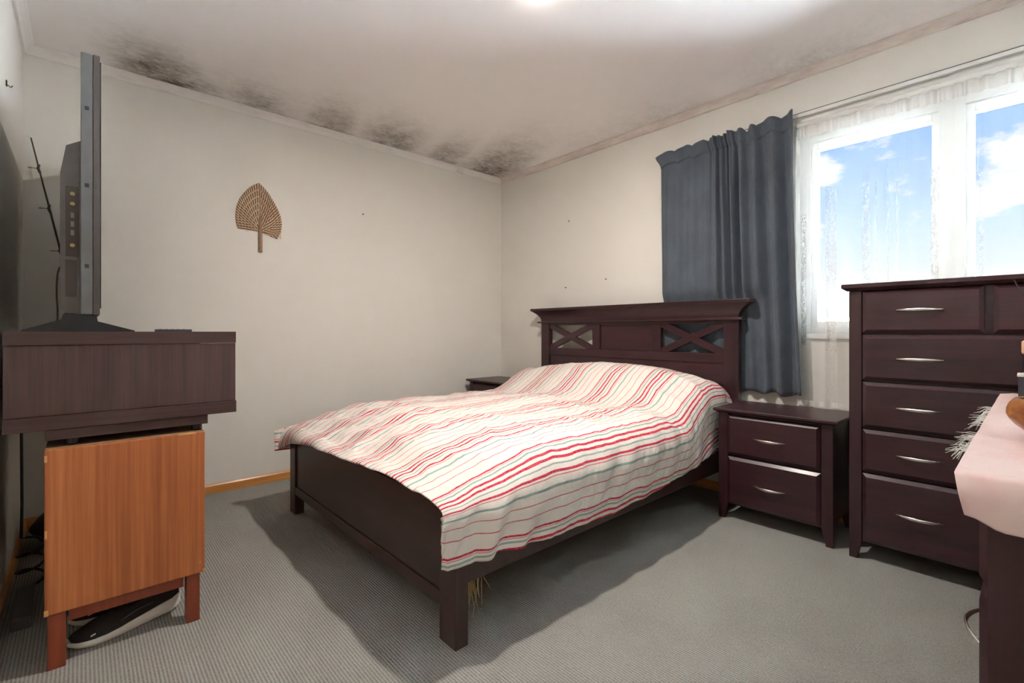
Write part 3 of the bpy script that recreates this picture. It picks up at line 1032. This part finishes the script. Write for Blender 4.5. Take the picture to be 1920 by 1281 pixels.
bm = BM(); lathe(bm, [(0.034, 0), (0.037, 0.004), (0.037, 0.085), (0.034, 0.09)], (0, 0, 0), 24); obj('lower_body', bm, M['amber'], pb, smooth=False)
bm = BM(); lathe(bm, [(0.034, 0.09), (0.035, 0.094), (0.035, 0.138), (0.033, 0.142)], (0, 0, 0), 24); obj('black_band', bm, M['black'], pb)
bm = BM(); lathe(bm, [(0.034, 0.142), (0.036, 0.146), (0.036, 0.176), (0.032, 0.180)], (0, 0, 0), 24); obj('label_band', bm, M['peach'], pb)
bm = BM(); lathe(bm, [(0.024, 0.180), (0.026, 0.184), (0.026, 0.205), (0.022, 0.208)], (0, 0, 0), 24); obj('cap', bm, M['white_paint'], pb)
rd = thing('reed_diffuser', 'small diffuser bottle with thin dark reeds near the right edge', 'diffuser', (3.47, -0.80, 0.785))
bm = BM(); lathe(bm, [(0.03, 0), (0.034, 0.004), (0.034, 0.07), (0.014, 0.085), (0.014, 0.10), (0.0135, 0.103)], (0, 0, 0), 24); obj('bottle', bm, M['amber'], rd, smooth=True)
for dx, dy, dz in ((-0.135, 0.02, 0.365), (0.05, 0.03, 0.36), (0.02, -0.05, 0.36)):
    bm = BM(); tube(bm, [(-dx * .06, -dy * .06, 0.02), (dx * .5, dy * .5, dz * .52), (dx, dy, dz)], 0.0017, 6); obj('reed', bm, M['nail'], rd)

# ------------------------------------------------------------------ television side
tu = thing('tv_stand', 'wenge laminate television stand stacked on the teak cabinet', 'tv stand', (0.80, -2.785, 0.665))
TO = (0.80, -2.785, 0.665)
TX0, TX1, TY0, TY1 = 0.17, 1.432, -3.075, -2.496
def tpart(name, q, mat, bev=0.0015):
    bm = BM(); box(bm, *q, bev=bev); return obj(name, bm, M[mat], tu, TO)
tpart('top_board', (TX0 - .002, TY0, 0.950, TX1 + .003, TY1 + 0.001, 0.99), 'wenge_h')
tpart('end_panel', (TX1 - 0.022, TY0 + .001, 0.742, TX1, TY1, 0.949), 'wenge')
tpart('end_panel', (TX0, TY0 + .001, 0.742, TX0 + 0.022, TY1, 0.949), 'wenge')
tpart('bottom_board', (TX0 - .002, TY0, 0.700, TX1 + .004, TY1 + 0.002, 0.741), 'wenge_h')
tpart('back_board', (TX0 + .022, TY0 + 0.002, 0.742, TX1 - .022, TY0 + 0.012, 0.949), 'wenge')
tpart('divider', (0.79, TY0 + 0.012, 0.742, 0.81, TY1 - 0.01, 0.949), 'wenge')
tpart('plinth', (TX0 + .05, TY0 + 0.085, 0.668, TX1 - 0.004, TY1 - 0.085, 0.699), 'wenge_h')
for x in (0.70, 1.40):
    for y in (-2.93, -2.61):
        bm = BM(); lathe(bm, [(0.012, 0.647), (0.016, 0.65), (0.016, 0.668)], (x, y, 0), 14); obj('foot_pad', bm, M['black'], tu, TO)
# teak cabinet under it
cb = thing('teak_cabinet', 'chipped orange teak cabinet on short red legs carrying the television stand', 'cabinet', (1.05, -2.79, 0))
CO = (1.05, -2.79, 0)
CX0, CX1, CY0, CY1, CZ0, CZ1 = 0.64, 1.455, -2.99, -2.594, 0.163, 0.646
def cpart(name, q, mat, bev=0.002):
    bm = BM(); box(bm, *q, bev=bev); return obj(name, bm, M[mat], cb, CO)
cpart('side_panel', (CX1 - 0.018, CY0, CZ0, CX1, CY1, CZ1 - .001), 'teak', 0.004)
cpart('side_panel', (CX0, CY0, CZ0, CX0 + 0.018, CY1, CZ1 - .001), 'teak', 0.004)
cpart('top_panel', (CX0 + 0.018, CY0 + .001, CZ1 - 0.018, CX1 - 0.018, CY1, CZ1), 'raw_board', 0.001)
cpart('bottom_panel', (CX0 + 0.018, CY0 + .001, CZ0 + .001, CX1 - 0.018, CY1, CZ0 + .018), 'teak', 0.001)
cpart('back_panel', (CX0 + 0.018, CY0 + .002, CZ0 + .018, CX1 - 0.018, CY0 + .010, CZ1 - .018), 'raw_board', 0.0)
for k in range(2):
    a = CX0 + 0.022 + k * 0.388
    dd = cpart('door', (a, CY1 - 0.020, CZ0 + .022, a + 0.383, CY1 - .003, CZ1 - .022), 'teak', 0.002)
    kx = a + (0.35 if k == 0 else 0.033)
    bm = BM(); tube(bm, [(kx, CY1 - 0.004, 0.42), (kx, CY1 + 0.008, 0.42), (kx, CY1 + 0.02, 0.42)], [0.006, 0.006, 0.012], 12); obj('knob', bm, M['teak_leg'], dd, CO)
for x0, x1 in ((CX1 - 0.052, CX1 - 0.006), (CX0 + 0.006, CX0 + 0.052)):
    cpart('apron', (x0 + 0.012, CY0 + 0.052, 0.128, x1 - 0.004, CY1 - 0.060, 0.162), 'teak_leg', 0.001)
    cpart('leg', (x0, CY0 + 0.006, 0, x1, CY0 + 0.046, 0.162), 'teak_leg')
    cpart('leg', (x0, CY1 - 0.052, 0, x1, CY1 - 0.014, 0.162), 'teak_leg')
# veneer chips
bm = BM()
for y, z, w_, h_ in ((CY0 + .004, 0.172, .010, .018), (CY0 + .0035, 0.40, .006, .024), (CY0 + .003, 0.62, .007, .02), (CY1 - .05, .644, .05, .0045), (CY1 - .004, .17, .006, .010), (CY1 - .014, .20, .004, .005)):
    box(bm, CX1 - 0.004, y - w_ / 2, z - h_ / 2, CX1 + 0.0006, y + w_ / 2, z + h_ / 2, bev=0.0015)
obj('veneer_chip', bm, plain('bare timber under veneer', srgb(214, 160, 100), 0.7), cb, CO, kind='stuff', label='pale chipped veneer spots')

# television, seen almost edge-on, screen toward the north
tv = thing('television', 'large flat television seen edge-on standing on the wenge stand', 'television', (0.77, -2.90, 0.99))
VO = (0.77, -2.90, 0.99)
VX0, VX1 = 0.085, 1.455
VZ0, VZ1 = 1.042, 1.832
def vpart(name, q, mat, bev=0.002, par=None, label=None):
    bm = BM(); box(bm, *q, bev=bev); return obj(name, bm, M[mat], par or tv, VO, label=label)
body = vpart('body', (VX0, -2.912, VZ0, VX1, -2.884, VZ1), 'tv_grey', 0.003)
vpart('bezel', (VX0 - .001, -2.884, VZ0 - .001, VX1 + .001, -2.868, VZ1 + .001), 'tv_dark', 0.002)
vpart('screen', (VX0 + .012, -2.869, VZ0 + .02, VX1 - .012, -2.865, VZ1 - .012), 'screen', 0.001)
# rear housing with sloped top
bm = BM()
poly = [(-2.912, 1.043), (-2.948, 1.046), (-2.957, 1.075), (-2.957, 1.46), (-2.944, 1.545), (-2.912, 1.566)]
prism(bm, poly, lambda a, b: (VX0 + 0.16, a, b), lambda a, b: (VX1 - 0.012, a, b))
rh = obj('rear_housing', bm, M['tv_dark'], tv, VO)
# square vents on the frame edge
for z in (1.665, 1.432, 1.188):
    vpart('clip_slot', (VX1 - .004, -2.903, z - .006, VX1 + .0006, -2.893, z + .006), 'black', 0.0, body)
pp = vpart('port_panel', (VX1 - .016, -2.945, 1.215, VX1 - .0112, -2.916, 1.425), 'tv_brown', 0.001, rh)
for z in (1.402, 1.372, 1.248):
    bm = BM(); tube(bm, [(VX1 - .012, -2.930, z), (VX1 - .006, -2.930, z)], 0.0058, 12); obj('jack', bm, M['gold'], tv, VO, label='gold plated jack')
for z in (1.338, 1.312, 1.286):
    vpart('socket', (VX1 - .012, -2.934, z - .008, VX1 - .0095, -2.926, z + .008), 'tv_grey', 0.0)
vpart('label_recess', (VX1 - .016, -2.946, 1.094, VX1 - .0112, -2.920, 1.205), 'raw_board', 0.0, rh, label='brown recess').data.materials[0] = M['tv_brown']
# two splayed feet
for x in (1.40, 0.16):
    bm = BM()
    prof = [(-3.040, 0.990), (-2.782, 0.990), (-2.782, 0.9935), (-2.872, 1.022), (-2.876, 1.044), (-2.950, 1.044), (-2.955, 1.026), (-3.040, 0.9945)]
    prism(bm, prof, lambda a, b: (x - 0.022, a, b), lambda a, b: (x + 0.022, a, b))
    obj('foot', bm, M['glassy_black'], tv, VO)
bm = BM()
tube(bm, [(1.30, -2.957, 1.200), (1.30, -2.962, 1.192), (1.30, -2.966, 1.175), (1.30, -2.968, 1.14), (1.30, -2.968, 1.10), (1.30, -2.966, 1.06), (1.30, -2.966, 1.03), (1.30, -2.970, 1.01), (1.30, -2.978, 0.998)], 0.0024, 7)
tag(obj('antenna_cable', bm, M['black'], tv, VO), 'thin black cable', None) if False else obj('cable', bm, M['black'], tv, VO)

rm = thing('remote_control', 'slim dark remote control lying on the television stand', 'remote', (1.385, -2.70, 0.99))
bm = BM(); box(bm, -0.025, -0.025, 0.0, 0.025, 0.075, 0.008, .002); obj('case', bm, M['slate'], rm)
bm = BM()
for i in range(3):
    for j in range(5):
        box(bm, -0.017 + i * 0.012, -0.015 + j * 0.016, 0.007, -0.009 + i * 0.012, -0.007 + j * 0.016, 0.0088)
obj('button_pad', bm, M['black'], rm, kind='stuff')

# fishing rod in the corner
fr = thing('fishing_rod', 'thin fishing rod leaning in the corner behind the television', 'fishing rod', (0.075, -2.715, 0))
FO = (0.075, -2.715, 0)
pa, pb_ = Vector((0.075, -2.715, 0.0)), Vector((0.022, -3.095, 1.955))
P_ = lambda t: pa + (pb_ - pa) * t
bm = BM(); tube(bm, [P_(0.2), P_(.6), P_(.97), P_(1.0)], [0.0075, 0.0055, 0.0032, 0.0028], 8); obj('rod_blank', bm, M['rod'], fr, FO)
bm = BM(); tube(bm, [P_(0.0), P_(.02), P_(.18), P_(.2)], [0.010, 0.014, 0.013, 0.009], 10); obj('grip', bm, M['black'], fr, FO)
dn = Vector((0.35, -0.93, -0.12)).normalized()
for t in (0.596, 0.717, 0.824, 0.924):
    c = P_(t)
    bm = BM(); tube(bm, [c + Vector((0, .004, -.02)), c + dn * 0.004, c + Vector((0, 0, .02))], 0.0055, 8)
    tube(bm, [c, c + dn * 0.028], 0.0016, 6)
    for k in range(12):
        pass
    ring = [c + dn * 0.034 + Vector((math.cos(q * PI / 6), 0, 0)) * 0.007 + dn * 0.007 * math.sin(q * PI / 6) for q in range(13)]
    tube(bm, ring, 0.0012, 5, cap=False)
    obj('line_guide', bm, M['nail'], fr, FO)
bm = BM(); tube(bm, [P_(1.0), P_(1.0) + Vector((0, -.012, .008)), P_(1.0) + Vector((.0, -.016, .002))], 0.003, 6); obj('tip_ring', bm, M['steel'], fr, FO)

# shoes under the cabinet
def shoe(loc, rz, tilt, label, dark=False):
    t = thing('running_shoe', label, 'shoe', loc, rz, )
    t.rotation_euler = (tilt, 0, rz)
    # local: toe at y=0 heading +y to the heel at y=0.30
    def half(y):
        return interp([(0, .012), (.02, .031), (.06, .044), (.10, .047), (.16, .038), (.22, .034), (.27, .033), (.295, .022), (.305, .008)], y)
    def sole_top(y):
        return interp([(0, .026), (.03, .020), (.10, .022), (.18, .034), (.25, .046), (.305, .056)], y)
    def sole_bot(y):
        return interp([(0, .014), (.03, .002), (.06, 0), (.15, 0), (.22, .004), (.27, .006), (.305, .018)], y)
    ys = [0.0, .008, .02, .04, .06, .09, .12, .15, .18, .21, .24, .27, .285, .297, .305]
    bm = BM()
    rings = []
    for y in ys:
        h = half(y) + 0.004
        zt, zb = sole_top(y), sole_bot(y)
        rings.append([(-h, y, zt), (-h * 1.03, y, (zt + zb) / 2), (-h * .9, y, zb), (h * .9, y, zb), (h * 1.03, y, (zt + zb) / 2), (h, y, zt)])
    loft(bm, rings)
    o = obj('sole', bm, M['rubber_white'], t, label='white foam sole'); smooth_by_angle(o, 40)
    bm = BM()
    rings = []
    for y in ys[1:-1]:
        h = half(y)
        zb = sole_top(y) - .004
        zt = interp([(0, .032), (.03, .046), (.08, .062), (.14, .090), (.18, .104), (.22, .100), (.27, .108), (.30, .112)], y)
        op = sstep(.16, .19, y)
        ring = []
        for k in range(11):
            a = PI * k / 10
            xx = -h * math.cos(a)
            zz = zb + (zt - zb) * (math.sin(a) ** 0.7)
            # ankle opening dips in the middle
            if op > 0 and 3 <= k <= 7:
                zz -= 0.035 * op
            ring.append((xx * (1 - 0.12 * math.sin(a)), y, zz))
        rings.append(ring)
    loft(bm, rings)
    o = obj('upper', bm, M['mesh_black'], t); smooth_by_angle(o, 60)
    bm = BM()
    tube(bm, [(0.025 * math.cos(q), 0.225 + 0.05 * math.sin(q), 0.100) for q in [2 * PI * k / 16 for k in range(17)]], 0.006, 8, cap=False)
    obj('collar', bm, M['shoe_grey'], t, smooth=True)
    bm = BM()
    for k in range(5):
        y = 0.105 + k * 0.014
        z = interp([(0.10, .072), (.17, .104)], y) + .001
        tube(bm, [(-0.022, y, z - .010), (0, y + .004, z + .001), (0.022, y, z - .010)], 0.0026, 6)
    obj('laces', bm, M['black'], t)
    bm = BM(); tube(bm, [(half(.21) * .98, .215, .062), (half(.16) * .99, .165, .058), (half(.12) * .97, .125, .046)], [.001, .0022, .001], 6); obj('side_stripe', bm, M['shoe_grey'], t)
    bm = BM(); tube(bm, [(half(.05) * .93, .05, .031), (half(.06) * .95, .06, .036)], .0022, 6); obj('toe_tag', bm, M['rubber_white'], t)
    return t
shoe((1.362, -2.945, 0.002), 0.22, 0.0, 'black running shoe with white sole lying at the front under the teak cabinet')
shoe((1.20, -2.945, 0.002), 0.05, 0.0, 'second black running shoe farther back in the dark under the teak cabinet')

# power board with a coiled cable on the floor behind the cabinet
pw = thing('power_board', 'power board with looped black cable on the floor between teak cabinet and wall', 'power board', (0.90, -3.055, 0))
PO = (0.90, -3.055, 0)
bm = BM(); box(bm, 0.84, -3.085, 0.0, 1.12, -3.035, 0.04, .004); obj('case', bm, M['tv_grey'], pw, PO)
bm = BM(); tube(bm, [(0.84, -3.06, .02)] + [(0.76 + 0.05 * math.cos(k * .5), -3.055 + .040 * math.sin(k * .5), .02 + .005 * k) for k in range(34)] + [(0.66, -3.085, .30), (0.62, -3.09, .66)], 0.005, 7); obj('cable', bm, M['black'], pw, PO)

bg_ = thing('duffel_bag', 'dark soft bag slumped on the floor in the shade behind the teak cabinet', 'bag', (0.30, -2.875, 0))
bm = BM()
rings = []
for k in range(13):
    t = k / 12
    rr = 0.115 * (1 - abs(2 * t - 1) ** 3.0) + 0.012
    yy = -0.21 + 0.42 * t
    rings.append([(rr * 1.25 * math.cos(q) + 0.012 * noise.noise(Vector((math.cos(q) * 2, t * 6, 1))), yy, max(0.0, 0.085 + rr * (0.95 + 0.18 * noise.noise(Vector((t * 5, math.sin(q) * 2, 4)))) * math.sin(q))) for q in [2 * PI * i / 18 for i in range(18)]])
loft(bm, rings)
obj('bag_body', bm, plain('dark brown canvas', (0.022, 0.016, 0.013), 0.8, bump=.3, scale=90), bg_, smooth=True)
for sx in (-0.05, 0.06):
    bm = BM(); tube(bm, [(sx, -0.10 + 0.20 * k / 12, 0.185 + 0.075 * math.sin(PI * k / 12)) for k in range(13)], 0.008, 7); obj('handle', bm, M['black'], bg_, smooth=True)

# ------------------------------------------------------------------ curtains
ct = thing('blue_curtain', 'slate blue pleated curtain hanging behind the bed headboard beside the window', 'curtain', (2.1, 0.0, 0.65))
KO = (2.1, 0.0, 0.65)
def cur_x(p, z):
    k = (2.165 - z) / 1.52
    xl = 1.662 + 0.028 * sstep(0.0, 0.05, k) + 0.012 * k
    xr = 2.492 + 0.045 * max(0.0, k) ** 1.5
    # pleats squeeze the middle of the cloth together near the top
    pw_ = p + 0.035 * math.sin(p * PI * 2) * (1 - k)
    return xl + (xr - xl) * pw_
def cur_fold(p, z):
    k = max(0, (2.165 - z) / 1.52)
    a = 0.004 + 0.021 * sstep(0.30, 0.60, p)
    f = math.sin(2 * PI * p * 6.5 + 0.5) * (0.5 + 0.3 * math.sin(p * 9))
    g = math.sin(2 * PI * (p * 11 + 0.25 * math.sin(p * 11)) + 0.6 * k)
    q = f * 0.006 + g * a * (0.55 + 0.45 * sstep(0, 0.25, k))
    # tight gathers in the middle of the heading
    q += 0.012 * math.sin(2 * PI * p * 30) * math.exp(-((p - 0.53) / 0.10) ** 2) * (1 - 0.75 * sstep(0.05, 0.45, k))
    # deep box fold toward the window
    q -= 0.028 * math.exp(-((p - 0.70 - 0.015 * math.sin(k * 4)) / 0.035) ** 2) * sstep(0.05, 0.3, k)
    q += 0.003 * noise.noise(Vector((p * 8, k * 3, 0)))
    # behind the headboard it is pressed toward the wall
    y = -0.030 + q * 1.25
    low = sstep(1.26, 1.16, z) * sstep(2.40, 2.30, cur_x(p, z))
    y = y * (1 - low) + (0.000 + q * 0.35) * low
    if z > 2.11:
        y = min(y, -0.010)
    if cur_x(p, z) > 2.485:
        y = min(y, -0.024)
    return min(y, 0.022)
def top_edge(p):
    s = abs(math.sin(p * PI * 7.5)) ** 0.6
    return 2.162 + 0.022 * s + 0.014 * p - 0.035 * math.exp(-((p - 0.735) / 0.022) ** 2)
NZ = 60
def cfn(a, b):
    zt = top_edge(a)
    zb = 0.640 + 0.008 * math.sin(a * 40)
    z = zt + (zb - zt) * b
    return (cur_x(a, z), cur_fold(a, z), z)
bm = BM(); grid(bm, 260, NZ, cfn)
cc = obj('curtain_panel', bm, M['curtain'], ct, KO, smooth=True)
so = cc.modifiers.new('thickness', 'SOLIDIFY'); so.thickness = 0.003; so.offset = 0
bm = BM()
def hfn(a, b):
    z = top_edge(a) + 0.001 - b * 0.085
    return (cur_x(a, z) - 0.012 * (1 - b) * sstep(0.04, 0, a), cur_fold(a, z) - 0.0035 - 0.0015 * math.sin(a * 90), z)
grid(bm, 260, 5, hfn)
hh = obj('header_tape', bm, M['curtain'], ct, KO, smooth=True)
so = hh.modifiers.new('thickness', 'SOLIDIFY'); so.thickness = 0.002; so.offset = 0
for p in (0.03, 0.16, 0.29, 0.42, 0.60, 0.86, 0.97):
    x = cur_x(p, 2.15); y = cur_fold(p, 2.15)
    bm = BM(); tube(bm, [(x, y + .004, top_edge(p) - .03), (x, y + .010, top_edge(p) + .004), (x, -0.004, 2.172)], 0.0018, 6); obj('curtain_hook', bm, M['white_paint'], ct, KO)

tk = thing('curtain_track', 'slim white curtain track running along above the window', 'curtain rail', (2.7, 0.0, 2.16))
QO = (2.7, 0.0, 2.16)
bm = BM(); box(bm, 1.70, -0.006, 2.161, 3.78, 0.012, 2.180, .002); obj('rail', bm, M['white_paint'], tk, QO)
bm = BM(); box(bm, 1.72, -0.003, 2.1802, 3.78, 0.010, 2.185, .0005); obj('glide_slot', bm, M['tv_grey'], tk, QO)
for x in (1.70, 2.40, 3.10, 3.70):
    bm = BM(); box(bm, x - .012, 0.012, 2.160, x + .012, WB, 2.182, .002); obj('bracket', bm, M['white_paint'], tk, QO)
nr = thing('net_rod', 'glossy white round rod carrying the net curtain across the window top', 'curtain rod', (3.1, 0.0, 2.11))
RO2 = (3.1, 0.0, 2.11)
bm = BM(); tube(bm, [(2.50, -0.006, 2.112), (3.785, -0.006, 2.112)], 0.0165, 14); obj('rod', bm, M['white_paint'], nr, RO2, smooth=True)
for x in (2.505, 3.12, 3.75):
    bm = BM(); box(bm, x - .006, -0.004, 2.106, x + .006, 0.0155, 2.118); obj('bracket', bm, M['steel'], nr, RO2)

nc = thing('net_curtain', 'white sheer net curtain covering the whole window', 'curtain', (3.1, 0.0, 0.6))
NO = (3.1, 0.0, 0.6)
NXA, NXB = 2.500, 3.775
def nfold(a, z):
    g = 0.010 * math.sin(2 * PI * (a * 21 + 0.6 * math.sin(a * 13))) + 0.006 * math.sin(a * 300 + 3 * math.sin(a * 37)) * (0.3 + 0.7 * sstep(1.5, 2.09, z))
    g *= 0.8 + 0.4 * noise.noise(Vector((a * 9, 0, 2)))
    return -0.004 + g * 0.85
def nfn(a, b):
    z = 2.040 - b * (2.040 - 0.592)
    return (NXA + (NXB - NXA) * a, nfold(a, z) + 0.006 * sstep(.7, .6, z) * math.sin(a * 60), z + 0.004 * math.sin(a * 70) * b)
bm = BM(); grid(bm, 300, 30, nfn, lambda a, b: (a, b)); obj('net_panel', bm, M['net'], nc, NO, smooth=True)
bm = BM(); grid(bm, 300, 4, lambda a, b: (NXA + (NXB - NXA) * a, nfold(a, 2.09) - 0.012 * (1 - b), 2.097 - b * 0.058), lambda a, b: (a, b)); obj('gathered_heading', bm, M['net_header'], nc, NO, smooth=True)
bm = BM(); grid(bm, 300, 2, lambda a, b: (NXA + (NXB - NXA) * a, nfold(a, 0.62) - 0.002 + 0.006 * math.sin(a * 60), 0.62 - b * 0.03), lambda a, b: (a, b)); obj('hem', bm, M['net_header'], nc, NO, smooth=True)

# ------------------------------------------------------------------ things on walls and ceiling
hf = thing('hand_fan', 'woven palm leaf hand fan hung on the bare west wall', 'fan', (WA, -2.055, 1.62))
HO = (WA, -2.055, 1.62)
ARCH = [(115, 725), (92, 640), (85, 545), (100, 440), (135, 340), (190, 255), (265, 170), (335, 115), (390, 85), (450, 130), (520, 200), (590, 300), (645, 390), (690, 490), (708, 600), (695, 700), (640, 810)]
def fpt(k, i, off):
    bx, by = 400, 735
    px, py = ARCH[i]
    # inner arches keep their feet on the base line of the fan
    x = bx + (px - bx) * k
    y = by + (py - by) * (k if py < by else 1.0 * k)
    u = 430 + x / 7.11
    v = 330 + y / 7.11
    return (WA + off, -2.192 + (u - 441) * 0.003146, 1.953 - (v - 343) * 0.003450)
KS = [1.0, 0.86, 0.72, 0.58, 0.45, 0.32, 0.19, 0.06]
for j in range(7):
    bm = BM()
    n = len(ARCH)
    ko, ki = KS[j], KS[j + 1] + 0.012
    km = (ko + ki) / 2
    uvl = bm.loops.layers.uv.new('UVMap')
    prof = [(ko, 0.001), (ko, 0.005), (km, 0.0085 + 0.001 * (j % 2)), (ki, 0.005), (ki, 0.001)]
    rv = [[bm.verts.new(fpt(k, i, o)) for k, o in prof] for i in range(n)]
    acc = 0.0
    for i in range(n - 1):
        seg = (rv[i + 1][2].co - rv[i][2].co).length
        for q in range(5):
            r2 = (q + 1) % 5
            f = bm.faces.new((rv[i][q], rv[i][r2], rv[i + 1][r2], rv[i + 1][q]))
            for lp, (uu, vv) in zip(f.loops, ((acc, q * .01), (acc, r2 * .01), (acc + seg, r2 * .01), (acc + seg, q * .01))):
                lp[uvl].uv = (uu * 3, vv)
        acc += seg
    bm.faces.new(rv[0]); bm.faces.new(list(reversed(rv[-1])))
    obj('woven_band', bm, M['weave'], hf, HO)
bm = BM()
fp = lambda x, y, o: (WA + o, -2.192 + (430 + x / 7.11 - 441) * 0.003146, 1.953 - (330 + y / 7.11 - 343) * 0.003450)
tube(bm, [fp(405, 520, .008), fp(408, 740, .009), fp(410, 1010, .008)], [0.006, 0.012, 0.012], 8)
obj('stem', bm, plain('plaited leaf stem', srgb(164, 134, 108), 0.8, var=.25, scale=90, bump=.4), hf, HO)
bm = BM()
for a, b in (((690, 700), (685, 805)), ((660, 770), (700, 790)), ((240, 735), (236, 752))):
    tube(bm, [fp(*a, .004), fp(*b, .006)], 0.0012, 5)
obj('loose_strand', bm, M['straw'], hf, HO, kind='stuff')

def hook(loc, ax, label):
    t = thing('picture_nail', label, 'nail', loc)
    d = Vector(ax)
    bm = BM(); tube(bm, [(0, 0, 0), tuple(d * 0.010 + Vector((0, 0, .002)))], 0.0022, 7); obj('shank', bm, M['nail'], t)
    bm = BM(); tube(bm, [tuple(d * 0.010 + Vector((0, 0, .002))), tuple(d * 0.012 + Vector((0, 0, .0024)))], 0.0052, 9); obj('head', bm, M['nail'], t)
hook((WA, -1.345, 1.868), (1, 0, 0), 'small nail in the west wall to the right of the woven fan')
hook((0.835, WB, 1.885), (0, -1, 0), 'topmost of three small nails in the wall above the headboard')
hook((0.80, WB, 1.348), (0, -1, 0), 'lower left nail of three above the left end of the headboard')
hook((1.20, WB, 1.385), (0, -1, 0), 'lower right nail of three above the left crossed panel of the headboard')
# adhesive hook leftover on the south wall
ah = thing('wall_hook', 'small broken hook on the south wall above the fishing rod', 'hook', (0.72, WC, 1.945))
bm = BM(); box(bm, -0.006, 0, -0.010, 0.006, 0.004, 0.012, .001); obj('plate', bm, M['nail'], ah)
bm = BM(); tube(bm, [(0, .003, -.004), (0, .014, -.012), (0, .018, -.004)], .002, 6); obj('prong', bm, M['nail'], ah)

dl = thing('ceiling_downlight', 'round lit downlight in the ceiling at the top edge', 'ceiling light', (LX, LY, CEIL))
bm = BM(); lathe(bm, [(0.058, 0.0), (0.058, -0.004), (0.050, -0.008), (0.046, -0.008), (0.046, 0.0)], (0, 0, 0), 36, cap=False); obj('trim_ring', bm, M['white_paint'], dl, smooth=False)
bm = BM(); lathe(bm, [(0.046, -0.001), (0.046, -0.004), (0.040, -0.009), (0.025, -0.012), (0.006, -0.013)], (0, 0, 0), 36); obj('lens', bm, M['lens'], dl, smooth=True)
